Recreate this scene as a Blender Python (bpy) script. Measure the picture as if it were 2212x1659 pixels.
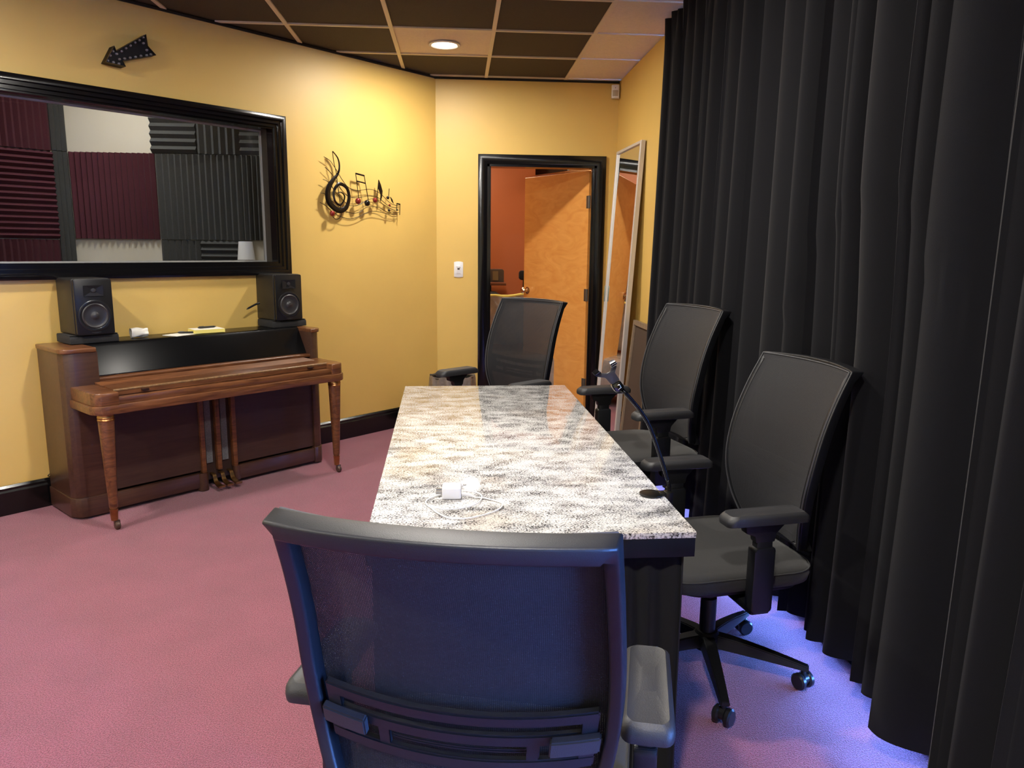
import bpy, bmesh, math, random
from mathutils import Vector, Matrix
random.seed(7)
for o in list(bpy.data.objects): bpy.data.objects.remove(o, do_unlink=True)
COL = bpy.context.scene.collection
SC = bpy.context.scene
PI = math.pi

# ------------------------------------------------------------------ camera
CAM_YAW, CAM_PITCH, CAM_ROLL, CAM_F = 0.0734737, 0.1790317, 0.01075906, 1612.6
def cam_setup():
    cy, sy = math.cos(CAM_YAW), math.sin(CAM_YAW)
    fwd = Vector((sy*math.cos(CAM_PITCH), cy*math.cos(CAM_PITCH), -math.sin(CAM_PITCH)))
    right = Vector((cy, -sy, 0)); up = right.cross(fwd)
    cr, sr = math.cos(CAM_ROLL), math.sin(CAM_ROLL)
    r = cr*right + sr*up; u = -sr*right + cr*up
    cd = bpy.data.cameras.new('camera'); co = bpy.data.objects.new('camera', cd)
    COL.objects.link(co)
    m = Matrix(((r.x, u.x, -fwd.x, 0), (r.y, u.y, -fwd.y, 0), (r.z, u.z, -fwd.z, 1.37), (0, 0, 0, 1)))
    co.matrix_world = m
    cd.sensor_width = 36; cd.sensor_fit = 'HORIZONTAL'; cd.lens = CAM_F/2212*36
    cd.clip_start = 0.05; cd.clip_end = 200
    SC.camera = co
cam_setup()
# ------------------------------------------------------------------ light
EXPOSURE = 0.0
DOWN_W = 54.0          # each recessed ceiling light
SKY_S = 88.0            # overcast blue daylight outside the glass
SC.view_settings.view_transform = 'Standard'; SC.view_settings.look = 'None'
SC.view_settings.gamma = 1; SC.view_settings.use_curve_mapping = False
SC.view_settings.exposure = EXPOSURE
W = bpy.data.worlds.new('world'); SC.world = W; W.use_nodes = True
bg = W.node_tree.nodes['Background']; bg.inputs[0].default_value = (0.11, 0.30, 1.0, 1); bg.inputs[1].default_value = SKY_S

def area_light(name, loc, rot, sx, sy, power, color, disk=False, portal=False):
    l = bpy.data.lights.new(name, 'AREA'); l.shape = 'DISK' if disk else 'RECTANGLE'
    l.size = sx
    if not disk: l.size_y = sy
    l.energy = power; l.color = color
    o = bpy.data.objects.new(name, l); COL.objects.link(o); o.location = loc; o.rotation_euler = rot
    if portal: l.cycles.is_portal = True
    return o
# daylight enters through the storefront glazing in the right wall
area_light('daylight_portal', (1.50, 1.15, 1.30), (0, PI/2, 0), 2.5, 6.5, 1.0, (1, 1, 1), portal=True)
# added unseen fills: warm ones for the room beyond the doorway, one for the booth
area_light('side_room_fill', (-0.1, 7.6, 2.60), (0, 0, 0), 0.5, 0.5, 38.0, (1.0, 0.80, 0.55))
area_light('side_room_fill', (2.1, 8.2, 2.60), (0, 0, 0), 0.5, 0.5, 60.0, (1.0, 0.84, 0.62))
area_light('booth_fill', (-2.15, 4.75, 2.60), (0, 0, 0), 0.45, 0.45, 15.0, (1.0, 0.95, 0.86))

# ------------------------------------------------------------------ materials
def lin(c): c /= 255.0; return c/12.92 if c <= 0.04045 else ((c+0.055)/1.055)**2.4
def rgb(r, g, b): return (lin(r), lin(g), lin(b), 1)
MATS = {}
def mat(name, col, rough=0.5, metal=0.0, bump=0.0, bscale=60, var=0.0, vscale=8, coat=0.0, sheen=0.0, spec=0.5, emis=None, emis_s=0):
    if name in MATS: return MATS[name]
    m = bpy.data.materials.new(name); m.use_nodes = True; nt = m.node_tree; b = nt.nodes['Principled BSDF']
    b.inputs['Base Color'].default_value = col; b.inputs['Roughness'].default_value = rough
    b.inputs['Metallic'].default_value = metal; b.inputs['Coat Weight'].default_value = coat
    b.inputs['Sheen Weight'].default_value = sheen; b.inputs['Specular IOR Level'].default_value = spec
    tc = nt.nodes.new('ShaderNodeTexCoord')
    if var:
        n = nt.nodes.new('ShaderNodeTexNoise'); n.inputs['Scale'].default_value = vscale; n.inputs['Detail'].default_value = 6
        r = nt.nodes.new('ShaderNodeValToRGB'); r.color_ramp.elements[0].position = .3; r.color_ramp.elements[1].position = .7
        r.color_ramp.elements[0].color = tuple(x*(1-var) for x in col[:3])+(1,)
        r.color_ramp.elements[1].color = tuple(min(1, x*(1+var)) for x in col[:3])+(1,)
        nt.links.new(tc.outputs['Object'], n.inputs['Vector']); nt.links.new(n.outputs[0], r.inputs[0]); nt.links.new(r.outputs[0], b.inputs['Base Color'])
    if bump:
        n2 = nt.nodes.new('ShaderNodeTexNoise'); n2.inputs['Scale'].default_value = bscale; n2.inputs['Detail'].default_value = 5
        bp = nt.nodes.new('ShaderNodeBump'); bp.inputs['Strength'].default_value = bump; bp.inputs['Distance'].default_value = 0.004
        nt.links.new(tc.outputs['Object'], n2.inputs['Vector']); nt.links.new(n2.outputs[0], bp.inputs['Height']); nt.links.new(bp.outputs[0], b.inputs['Normal'])
    if emis:
        b.inputs['Emission Color'].default_value = emis; b.inputs['Emission Strength'].default_value = emis_s
    MATS[name] = m; return m

def wood(name, c0, c1, rough, stretch=(1.2, 14, 14), coat=0.3, scale=3.0, dist=1.5):
    m = bpy.data.materials.new(name); m.use_nodes = True; nt = m.node_tree; b = nt.nodes['Principled BSDF']
    tc = nt.nodes.new('ShaderNodeTexCoord'); mp = nt.nodes.new('ShaderNodeMapping'); mp.inputs['Scale'].default_value = stretch
    n = nt.nodes.new('ShaderNodeTexNoise'); n.inputs['Scale'].default_value = scale; n.inputs['Detail'].default_value = 8; n.inputs['Distortion'].default_value = dist
    r = nt.nodes.new('ShaderNodeValToRGB'); r.color_ramp.elements[0].color = c0; r.color_ramp.elements[1].color = c1
    r.color_ramp.elements[0].position = .3; r.color_ramp.elements[1].position = .72
    nt.links.new(tc.outputs['Object'], mp.inputs[0]); nt.links.new(mp.outputs[0], n.inputs['Vector']); nt.links.new(n.outputs[0], r.inputs[0])
    nt.links.new(r.outputs[0], b.inputs['Base Color']); b.inputs['Roughness'].default_value = rough; b.inputs['Coat Weight'].default_value = coat
    b.inputs['Coat Roughness'].default_value = .25
    MATS[name] = m; return m

M_wall = mat('yellow_wall_paint', rgb(213, 178, 98), .48, bump=.10, bscale=7, var=.03, vscale=3)
M_trim = mat('black_gloss_trim', rgb(14, 13, 15), .16, bump=.08, bscale=18)
M_jamb = mat('dark_jamb', rgb(52, 46, 38), .5)
M_white = mat('white_wall', rgb(214, 210, 198), .7, bump=.1, bscale=40)
M_orange = mat('orange_wall_paint', rgb(148, 78, 40), .5, bump=.08, bscale=20)
M_foam_r = mat('maroon_foam', rgb(86, 40, 54), .95, bump=.5, bscale=300, var=.15, vscale=200)
M_foam_g = mat('charcoal_foam', rgb(80, 82, 84), .95, bump=.5, bscale=300, var=.15, vscale=200)
M_black = mat('black_plastic', rgb(20, 20, 22), .45, bump=.15, bscale=500)
M_frame = mat('chair_frame_plastic', rgb(17, 18, 22), .45, bump=.12, bscale=700)
M_pad = mat('armrest_rubber', rgb(42, 42, 45), .5, bump=.15, bscale=500)
M_seatf = mat('black_seat_fabric', rgb(27, 26, 27), .85, bump=.35, bscale=900, sheen=.15)
M_chrome = mat('chrome', rgb(190, 190, 195), .18, metal=1)
M_dchrome = mat('black_chrome', rgb(70, 70, 76), .16, metal=1)
M_brass = mat('aged_brass', rgb(168, 132, 84), .32, metal=1, var=.25, vscale=30)
M_wplas = mat('white_plastic', rgb(226, 226, 230), .35)
M_paper = mat('white_paper', rgb(238, 236, 226), .8, bump=.2, bscale=60)
M_yellow = mat('yellow_paper', rgb(236, 222, 120), .8)
M_spk = mat('speaker_vinyl', rgb(34, 32, 30), .42, bump=.1, bscale=300)
M_spkf = mat('speaker_front', rgb(20, 20, 22), .35)
M_cone = mat('speaker_cone', rgb(44, 44, 48), .4)
M_spad = mat('speaker_pad_foam', rgb(40, 40, 42), .95, bump=.4, bscale=300)
M_silver = mat('silver_frame', rgb(205, 200, 196), .35, metal=.35)
M_taupe = mat('taupe_wood', rgb(122, 104, 84), .6, var=.15, vscale=30)
M_brownb = mat('brown_board', rgb(66, 52, 44), .7)
M_tbar = mat('cream_grid_bar', rgb(214, 200, 176), .5)
M_rail = mat('black_aluminium', rgb(16, 16, 18), .3, metal=.3)
M_pwood = wood('piano_walnut', rgb(72, 40, 24), rgb(126, 80, 48), .33)
M_pside = wood('piano_side', rgb(60, 37, 28), rgb(74, 48, 36), .38, coat=.2)
M_pdark = wood('piano_dark_panel', rgb(50, 32, 26), rgb(60, 40, 32), .45, coat=.15)
M_plid = mat('black_lacquer', rgb(9, 9, 11), .27, bump=.04, bscale=10, spec=.14)
M_cloth = mat('grey_grille_cloth', rgb(100, 100, 104), .9, bump=.5, bscale=600, var=.2, vscale=150)
M_curt = mat('black_curtain_fabric', rgb(17, 17, 21), .95, bump=.2, bscale=900, sheen=.08, spec=.2)
M_skirt = mat('black_skirt_fabric', rgb(12, 12, 14), .85, bump=.2, bscale=800, sheen=.04, spec=.25)
M_ground = mat('outdoor_paving', rgb(150, 128, 110), .9, bump=.4, bscale=60, var=.2, vscale=5)
M_red = mat('red_enamel', rgb(128, 34, 30), .25, metal=.3, coat=.6)
M_blk_metal = mat('black_metal', rgb(26, 20, 18), .3, metal=.6, coat=.3)
M_plastic_wrap = mat('clear_plastic_wrap', rgb(150, 140, 134), .15, bump=1.0, bscale=14, var=.35, vscale=9, coat=.8)
M_deskw = wood('desk_wood', rgb(88, 46, 32), rgb(110, 62, 44), .4)
M_pale_wood = wood('pale_slat_wood', rgb(150, 110, 72), rgb(190, 146, 98), .6)

def carpet_mat():
    m = mat('burgundy_carpet', rgb(118, 56, 66), .95, sheen=.25)
    nt = m.node_tree; b = nt.nodes['Principled BSDF']; tc = nt.nodes.new('ShaderNodeTexCoord')
    n = nt.nodes.new('ShaderNodeTexNoise'); n.inputs['Scale'].default_value = 260; n.inputs['Detail'].default_value = 3
    n2 = nt.nodes.new('ShaderNodeTexNoise'); n2.inputs['Scale'].default_value = 5; n2.inputs['Detail'].default_value = 6
    r = nt.nodes.new('ShaderNodeValToRGB'); r.color_ramp.elements[0].position = .36; r.color_ramp.elements[1].position = .64
    r.color_ramp.elements[0].color = rgb(108, 42, 60); r.color_ramp.elements[1].color = rgb(172, 90, 114)
    mx = nt.nodes.new('ShaderNodeMix'); mx.data_type = 'RGBA'; mx.blend_type = 'MULTIPLY'; mx.inputs[0].default_value = .35
    bp = nt.nodes.new('ShaderNodeBump'); bp.inputs['Strength'].default_value = .9; bp.inputs['Distance'].default_value = .006
    L = nt.links.new
    L(tc.outputs['Object'], n.inputs['Vector']); L(tc.outputs['Object'], n2.inputs['Vector'])
    L(n.outputs[0], r.inputs[0]); L(r.outputs[0], mx.inputs['A']); L(n2.outputs['Fac'], mx.inputs['B']); L(mx.outputs['Result'], b.inputs['Base Color'])
    L(n.outputs[0], bp.inputs['Height']); L(bp.outputs[0], b.inputs['Normal'])
    return m
M_carpet = carpet_mat()

def marble_mat():
    m = mat('speckled_stone_top', rgb(180, 178, 175), .06, spec=.5)
    nt = m.node_tree; b = nt.nodes['Principled BSDF']; L = nt.links.new
    tc = nt.nodes.new('ShaderNodeTexCoord')
    mp = nt.nodes.new('ShaderNodeMapping'); mp.inputs['Scale'].default_value = (1, 1.5, 1); L(tc.outputs['Object'], mp.inputs[0])
    fine = nt.nodes.new('ShaderNodeTexNoise'); fine.inputs['Scale'].default_value = 200; fine.inputs['Detail'].default_value = 5; fine.inputs['Roughness'].default_value = .75
    big = nt.nodes.new('ShaderNodeTexNoise'); big.inputs['Scale'].default_value = 15; big.inputs['Detail'].default_value = 5; big.inputs['Roughness'].default_value = .6
    L(mp.outputs[0], fine.inputs['Vector']); L(mp.outputs[0], big.inputs['Vector'])
    a = nt.nodes.new('ShaderNodeMath'); a.operation = 'MULTIPLY_ADD'; a.inputs[1].default_value = .95; L(big.outputs[0], a.inputs[0]); f2 = nt.nodes.new('ShaderNodeMath'); f2.operation = 'MULTIPLY'; f2.inputs[1].default_value = 2.6; L(fine.outputs[0], f2.inputs[0]); L(f2.outputs[0], a.inputs[2])
    r = nt.nodes.new('ShaderNodeValToRGB'); cr = r.color_ramp
    cr.elements[0].position = 1.0; cr.elements[0].color = rgb(38, 37, 40)
    cr.elements[1].position = 1.0
    # map the sum (about 0.7..1.5) onto 0..1
    mr = nt.nodes.new('ShaderNodeMapRange'); mr.inputs['From Min'].default_value = 1.36; mr.inputs['From Max'].default_value = 2.16; L(a.outputs[0], mr.inputs['Value'])
    cr.elements[0].position = .2; cr.elements[1].position = .66; cr.elements[1].color = rgb(222, 221, 219)
    e = cr.elements.new(.36); e.color = rgb(104, 102, 104)
    e = cr.elements.new(.48); e.color = rgb(186, 184, 182)
    L(mr.outputs[0], r.inputs[0])
    tint = nt.nodes.new('ShaderNodeTexNoise'); tint.inputs['Scale'].default_value = 5; tint.inputs['Detail'].default_value = 3; L(tc.outputs['Object'], tint.inputs['Vector'])
    tr = nt.nodes.new('ShaderNodeValToRGB'); tr.color_ramp.elements[0].position = .55; tr.color_ramp.elements[0].color = (1, 1, 1, 1); tr.color_ramp.elements[1].position = .7; tr.color_ramp.elements[1].color = rgb(238, 230, 222)
    L(tint.outputs[0], tr.inputs[0])
    mx = nt.nodes.new('ShaderNodeMix'); mx.data_type = 'RGBA'; mx.blend_type = 'MULTIPLY'; mx.inputs[0].default_value = 1
    L(r.outputs[0], mx.inputs['A']); L(tr.outputs[0], mx.inputs['B']); L(mx.outputs['Result'], b.inputs['Base Color'])
    b.inputs['Coat Roughness'].default_value = .04
    return m
M_marble = marble_mat()

def mesh_fabric():
    m = bpy.data.materials.new('woven_mesh_fabric'); m.use_nodes = True; nt = m.node_tree; b = nt.nodes['Principled BSDF']; L = nt.links.new
    b.inputs['Base Color'].default_value = rgb(23, 23, 28); b.inputs['Roughness'].default_value = .6; b.inputs['Sheen Weight'].default_value = .08; b.inputs['Specular IOR Level'].default_value = .3
    tc = nt.nodes.new('ShaderNodeTexCoord'); sp = nt.nodes.new('ShaderNodeSeparateXYZ'); L(tc.outputs['Object'], sp.inputs[0])
    def wave(out, k):
        mu = nt.nodes.new('ShaderNodeMath'); mu.operation = 'MULTIPLY'; mu.inputs[1].default_value = k; L(out, mu.inputs[0])
        s = nt.nodes.new('ShaderNodeMath'); s.operation = 'SINE'; L(mu.outputs[0], s.inputs[0]); return s.outputs[0]
    a = wave(sp.outputs[0], 2*PI/.0028); c = wave(sp.outputs[2], 2*PI/.0026)
    mi = nt.nodes.new('ShaderNodeMath'); mi.operation = 'MINIMUM'; L(a, mi.inputs[0]); L(c, mi.inputs[1])
    gt = nt.nodes.new('ShaderNodeMath'); gt.operation = 'GREATER_THAN'; gt.inputs[1].default_value = .68; L(mi.outputs[0], gt.inputs[0])
    tr = nt.nodes.new('ShaderNodeBsdfTransparent'); ms = nt.nodes.new('ShaderNodeMixShader')
    mu = nt.nodes.new('ShaderNodeMath'); mu.operation = 'MULTIPLY'; mu.inputs[1].default_value = .7; L(gt.outputs[0], mu.inputs[0])
    bp = nt.nodes.new('ShaderNodeBump'); bp.inputs['Strength'].default_value = .3; bp.inputs['Distance'].default_value = .001; L(mi.outputs[0], bp.inputs['Height']); L(bp.outputs[0], b.inputs['Normal'])
    L(mu.outputs[0], ms.inputs[0]); L(b.outputs[0], ms.inputs[1]); L(tr.outputs[0], ms.inputs[2])
    L(ms.outputs[0], nt.nodes['Material Output'].inputs[0]); return m
M_mesh = mesh_fabric()

def glass_mat(name, ior=1.45, tint=(1, 1, 1, 1)):
    m = bpy.data.materials.new(name); m.use_nodes = True; nt = m.node_tree; L = nt.links.new
    nt.nodes.remove(nt.nodes['Principled BSDF'])
    t = nt.nodes.new('ShaderNodeBsdfTransparent'); t.inputs[0].default_value = tint
    g = nt.nodes.new('ShaderNodeBsdfGlossy'); g.inputs['Roughness'].default_value = .01
    f = nt.nodes.new('ShaderNodeFresnel'); f.inputs[0].default_value = ior; ms = nt.nodes.new('ShaderNodeMixShader')
    L(f.outputs[0], ms.inputs[0]); L(t.outputs[0], ms.inputs[1]); L(g.outputs[0], ms.inputs[2]); L(ms.outputs[0], nt.nodes['Material Output'].inputs[0]); return m
M_glass = glass_mat('window_glass', 1.35, (.92, .93, .93, 1))
M_mirror = mat('mirror_glass', (.86, .87, .86, 1), .012, metal=1)
M_lamp = mat('lamp_diffuser', (1, 1, 1, 1), .5, emis=(1, .86, .66, 1), emis_s=14)
M_liner = mat('clear_bin_liner', rgb(120, 112, 106), .2, bump=.8, bscale=30, coat=.6, var=.3, vscale=20)
M_tile_b = mat('black_ceiling_tile', rgb(66, 56, 42), .9, bump=.6, bscale=250, var=.12, vscale=120)
M_tile_w = mat('white_ceiling_tile', rgb(222, 206, 184), .9, bump=.6, bscale=250, var=.05, vscale=80)
M_birch = wood('birch_door_veneer', rgb(224, 152, 74), rgb(238, 172, 92), .32, stretch=(3.5, 3.5, 9), coat=.25, scale=1.1, dist=2.2)

# ------------------------------------------------------------------ mesh helpers
def tag(o, label=None, cat=None, group=None, kind=None):
    if label: o['label'] = label
    if cat: o['category'] = cat
    if group: o['group'] = group
    if kind: o['kind'] = kind
    return o
def obj(name, bm, m, parent=None, smooth=True, angle=38):
    bmesh.ops.recalc_face_normals(bm, faces=bm.faces)
    me = bpy.data.meshes.new(name); bm.to_mesh(me); bm.free()
    if isinstance(m, (list, tuple)):
        for x in m: me.materials.append(x)
    else: me.materials.append(m)
    if smooth:
        for p in me.polygons: p.use_smooth = True
        me.set_sharp_from_angle(angle=math.radians(angle))
    o = bpy.data.objects.new(name, me); COL.objects.link(o)
    if parent: o.parent = parent
    return o
def thing(name, label, cat, loc=(0, 0, 0), rz=0, group=None):
    o = bpy.data.objects.new(name, None); COL.objects.link(o); o.location = loc; o.rotation_euler = (0, 0, rz)
    o.empty_display_size = .1
    return tag(o, label, cat, group)
def struct(name, bm, m, smooth=False, parent=None):
    o = obj(name, bm, m, parent, smooth)
    if not parent: o['kind'] = 'structure'
    return o
def B(): return bmesh.new()
def merge(bm, tmp):
    me = bpy.data.meshes.new('t'); tmp.to_mesh(me); tmp.free(); bm.from_mesh(me); bpy.data.meshes.remove(me)
def box(bm, c, s, bev=0, seg=2, mtx=None, mi=0):
    t = bmesh.new(); bmesh.ops.create_cube(t, size=1)
    for v in t.verts: v.co = Vector((v.co.x*s[0], v.co.y*s[1], v.co.z*s[2]))
    if bev: bmesh.ops.bevel(t, geom=t.edges[:], offset=bev, segments=seg, affect='EDGES', profile=.5)
    for v in t.verts:
        v.co = v.co + Vector(c)
        if mtx: v.co = mtx @ v.co
    for f in t.faces: f.material_index = mi
    merge(bm, t); return bm
def bx(bm, x0, x1, y0, y1, z0, z1, bev=0, mtx=None, mi=0, seg=2):
    return box(bm, ((x0+x1)/2, (y0+y1)/2, (z0+z1)/2), (abs(x1-x0), abs(y1-y0), abs(z1-z0)), bev, seg, mtx, mi)
def prism(bm, poly, d0, d1, fn, bev=0, seg=2, mi=0):
    """poly of (a,b); fn(a,b,d)->Vector"""
    t = bmesh.new()
    v0 = [t.verts.new(fn(a, b, d0)) for a, b in poly]; v1 = [t.verts.new(fn(a, b, d1)) for a, b in poly]
    n = len(poly); t.faces.new(v0[::-1]); t.faces.new(v1)
    for i in range(n): t.faces.new((v0[i], v0[(i+1) % n], v1[(i+1) % n], v1[i]))
    bmesh.ops.recalc_face_normals(t, faces=t.faces)
    if bev: bmesh.ops.bevel(t, geom=t.edges[:], offset=bev, segments=seg, affect='EDGES', profile=.5)
    for f in t.faces: f.material_index = mi
    merge(bm, t); return bm
def rrect(x0, x1, y0, y1, r, n=5):
    if not isinstance(r, (list, tuple)): r = [r]*4
    out = []
    for (cx, cy, a, rr) in ((x1, y1, 0, r[0]), (x0, y1, 90, r[1]), (x0, y0, 180, r[2]), (x1, y0, 270, r[3])):
        sx = -1 if cx == x1 else 1; sy = -1 if cy == y1 else 1
        if rr <= 0: out.append((cx, cy)); continue
        for k in range(n+1):
            t = math.radians(a + 90*k/n); out.append((cx+sx*rr+rr*math.cos(t), cy+sy*rr+rr*math.sin(t)))
    return out
def tube(bm, pts, r, seg=8, cap=True, flat=None):
    pts = [Vector(p) for p in pts]; n = len(pts)
    rs = r if isinstance(r, (list, tuple)) else [r]*n
    t = bmesh.new(); rings = []; up = None
    for i, p in enumerate(pts):
        d = (pts[min(i+1, n-1)]-pts[max(i-1, 0)]).normalized()
        if up is None: up = Vector((0, 0, 1)) if abs(d.z) < .9 else Vector((1, 0, 0))
        sx = d.cross(up).normalized(); up = sx.cross(d).normalized()
        ring = []
        for k in range(seg):
            a = 2*PI*k/seg
            ring.append(t.verts.new(p + sx*math.cos(a)*rs[i] + up*math.sin(a)*rs[i]))
        rings.append(ring)
    for i in range(n-1):
        for k in range(seg): t.faces.new((rings[i][k], rings[i][(k+1) % seg], rings[i+1][(k+1) % seg], rings[i+1][k]))
    if cap: t.faces.new(rings[0][::-1]); t.faces.new(rings[-1])
    merge(bm, t); return bm
def smooth_pts(pts, n=6):
    P = [Vector(p) for p in pts]; out = []
    for i in range(len(P)-1):
        p0 = P[max(i-1, 0)]; p1 = P[i]; p2 = P[i+1]; p3 = P[min(i+2, len(P)-1)]
        for k in range(n):
            t = k/n; out.append(.5*((2*p1)+(-p0+p2)*t+(2*p0-5*p1+4*p2-p3)*t*t+(-p0+3*p1-3*p2+p3)*t**3))
    out.append(P[-1]); return out
def lathe(bm, prof, seg=24, mtx=None, mi=0):
    """prof of (r,z), around Z"""
    t = bmesh.new(); rings = []
    for r, z in prof:
        if r < 1e-6: rings.append([t.verts.new((0, 0, z))])
        else: rings.append([t.verts.new((r*math.cos(2*PI*k/seg), r*math.sin(2*PI*k/seg), z)) for k in range(seg)])
    for a, b in zip(rings, rings[1:]):
        for k in range(seg):
            k2 = (k+1) % seg
            if len(a) == 1 and len(b) == 1: continue
            if len(a) == 1: t.faces.new((a[0], b[k], b[k2]))
            elif len(b) == 1: t.faces.new((a[k], a[k2], b[0]))
            else: t.faces.new((a[k], a[k2], b[k2], b[k]))
    for f in t.faces: f.material_index = mi
    if mtx:
        for v in t.verts: v.co = mtx @ v.co
    merge(bm, t); return bm
def sweep_rect(bm, a0, a1, b0, b1, prof, fn, closed=True):
    """mitred frame: prof list of (inset, protrusion); fn(a,b,d)"""
    t = bmesh.new(); cor = [(a0, b0, 1, 1), (a0, b1, 1, -1), (a1, b1, -1, -1), (a1, b0, -1, 1)]
    rows = []
    for i, (a, b, sa, sb) in enumerate(cor):
        row = []
        for ins, pr in prof:
            bb = b + sb*ins
            if not closed and b == b0: bb = b0
            row.append(t.verts.new(fn(a+sa*ins, bb, pr)))
        rows.append(row)
    m = len(prof); rng = range(4) if closed else range(3)
    for i in rng:
        p, q = rows[i], rows[(i+1) % 4]
        for k in range(m):
            k2 = (k+1) % m
            t.faces.new((p[k], p[k2], q[k2], q[k]))
    if not closed:
        t.faces.new(rows[0]); t.faces.new(rows[3][::-1])
    merge(bm, t); return bm
def grid_surf(bm, nu, nv, f, thick=0, closed_u=False):
    t = bmesh.new(); V = [[t.verts.new(f(i/nu, j/nv)) for i in range(nu+(0 if closed_u else 1))] for j in range(nv+1)]
    n = nu if closed_u else nu
    for j in range(nv):
        for i in range(n):
            i2 = (i+1) % nu if closed_u else i+1
            t.faces.new((V[j][i], V[j][i2], V[j+1][i2], V[j+1][i]))
    if thick:
        bmesh.ops.recalc_face_normals(t, faces=t.faces)
        bmesh.ops.solidify(t, geom=t.faces[:], thickness=thick)
    merge(bm, t); return bm
def copy_tree(o, parent=None):
    c = o.copy(); COL.objects.link(c); c.parent = parent
    for ch in [x for x in bpy.data.objects if x.parent == o]: copy_tree(ch, c)
    return c

# ------------------------------------------------------------------ room shell
H = 2.648
WT = .16
A0 = Vector((-.18, 6.0, 0)); U = Vector((.7009, .7133, 0)).normalized(); N = Vector((.7133, -.7009, 0)).normalized()
def LW(s, z, d): return A0 + U*s + N*d + Vector((0, 0, z))      # left (angled) wall frame
def XYZ(x, y, z): return Vector((x, y, z))
BW = 6.015; RX = 1.25

bm = B(); bx(bm, -4.3, 3.4, -2.6, 11.2, -.10, 0); struct('floor', bm, M_carpet)
# left wall with window opening
SO, SI = -3.55, -1.395; ZO0, ZO1 = 1.262, 2.105
bm = B()
def lwbox(s0, s1, z0, z1, d0=-WT, d1=0):
    prism(bm, [(s0, z0), (s1, z0), (s1, z1), (s0, z1)], d0, d1, lambda a, b, d: LW(a, b, d))
lwbox(-5.6, SO, 0, H); lwbox(SI, .16, 0, H); lwbox(SO, SI, 0, ZO0); lwbox(SO, SI, ZO1, H)
struct('wall_left', bm, M_wall)
# back wall with door opening
DX0, DX1, DZ = .232, 1.092, 2.018; BT = .12
bm = B(); bx(bm, -.30, DX0, BW, BW+BT, 0, H); bx(bm, DX1, 1.45, BW, BW+BT, 0, H); bx(bm, DX0, DX1, BW, BW+BT, DZ, H)
struct('wall_back', bm, M_wall)
bm = B(); bx(bm, RX, 1.45, 4.32, BW, 0, H); bx(bm, 1.30, 1.45, -2.3, 4.32, 2.45, H); bx(bm, 1.30, 1.45, -2.3, -1.9, 0, 2.45)
struct('wall_right', bm, M_wall)
bm = B(); bx(bm, -4.2, 1.45, -2.42, -2.3, 0, H); struct('wall_rear', bm, M_wall)
PL = LW(-5.55, 0, 0)
bm = B(); bx(bm, PL.x-.10, PL.x+.02, -2.4, PL.y+.1, 0, H); struct('wall_side', bm, M_wall)
# ceiling: lay-in tiles
T = .6096; GX0 = -1.0; GY0 = 4.757
bm = B()
lights = []
for i in range(-6, 5):
    for j in range(-13, 4):
        x0 = GX0+i*T; x1 = x0+T; y0 = GY0+j*T; y1 = y0+T
        x0c, x1c, y0c, y1c = max(x0, -4.25), min(x1, 1.45), max(y0, -2.4), min(y1, BW+.1)
        if x0c >= x1c or y0c >= y1c: continue
        # left of the angled wall: skip tiles wholly behind it
        cx, cy = (x0c+x1c)/2, (y0c+y1c)/2
        if (Vector((cx, cy, 0))-A0).dot(N) < -.5: continue
        white = (i >= 3) or (i == 1 and j == 0)
        bx(bm, x0c+.004, x1c-.004, y0c+.004, y1c-.004, H+.008, H+.03, mi=1 if white else 0)
c = struct('ceiling', bm, [M_tile_b, M_tile_w])
bm = B()
for i in range(-5, 4):
    x = GX0+i*T
    if i > 3: continue
    y1 = min(BW, (x - A0.x)*1.0177 + A0.y) if x < A0.x else BW
    bx(bm, x-.012, x+.012, -2.3, y1, H, H+.012)
for j in range(-11, 4):
    y = GY0+j*T
    if y > BW: continue
    x0 = max(-4.0, (y-A0.y)/1.0177 + A0.x)
    bx(bm, x0, RX, y-.012, y+.012, H-.0005, H+.012)
struct('trim_1', bm, M_tbar)
# roof slab so nothing leaks above the tiles
bm = B(); bx(bm, -4.4, 3.4, -2.6, 11.2, H+.06, H+.16); struct('ceiling_slab', bm, mat('plenum_dark', rgb(40, 38, 36), .9))
# dark gap line along wall tops
bm = B(); prism(bm, [(-5.5, H-.012), (0, H-.012), (0, H), (-5.5, H)], 0, .010, lambda a, b, d: LW(a, b, d)); bx(bm, -.18, 1.25, BW-.012, BW, H-.014, H)
struct('trim_2', bm, mat('shadow_gap', rgb(26, 20, 16), .8))

# baseboards
def base_prof(fn, a0, a1, bm):
    pr = [(0, 0), (.018, 0), (.018, .118), (.013, .128), (.013, .140), (.006, .152), (0, .152)]
    t = bmesh.new(); r0 = [t.verts.new(fn(a0, z, d)) for d, z in pr]; r1 = [t.verts.new(fn(a1, z, d)) for d, z in pr]
    for k in range(len(pr)):
        k2 = (k+1) % len(pr); t.faces.new((r0[k], r0[k2], r1[k2], r1[k]))
    t.faces.new(r0[::-1]); t.faces.new(r1); merge(bm, t)
bm = B(); base_prof(lambda a, z, d: LW(a, z, d), -5.5, 0, bm); struct('baseboard_left', bm, M_trim)
bm = B(); base_prof(lambda a, z, d: Vector((a, BW-d, z)), -.17, DX0-.07, bm); base_prof(lambda a, z, d: Vector((a, BW-d, z)), DX1+.08, RX, bm); struct('baseboard_back', bm, M_trim)
bm = B(); base_prof(lambda a, z, d: Vector((RX-d, a, z)), 4.32, BW, bm); struct('baseboard_right', bm, M_trim)

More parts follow.
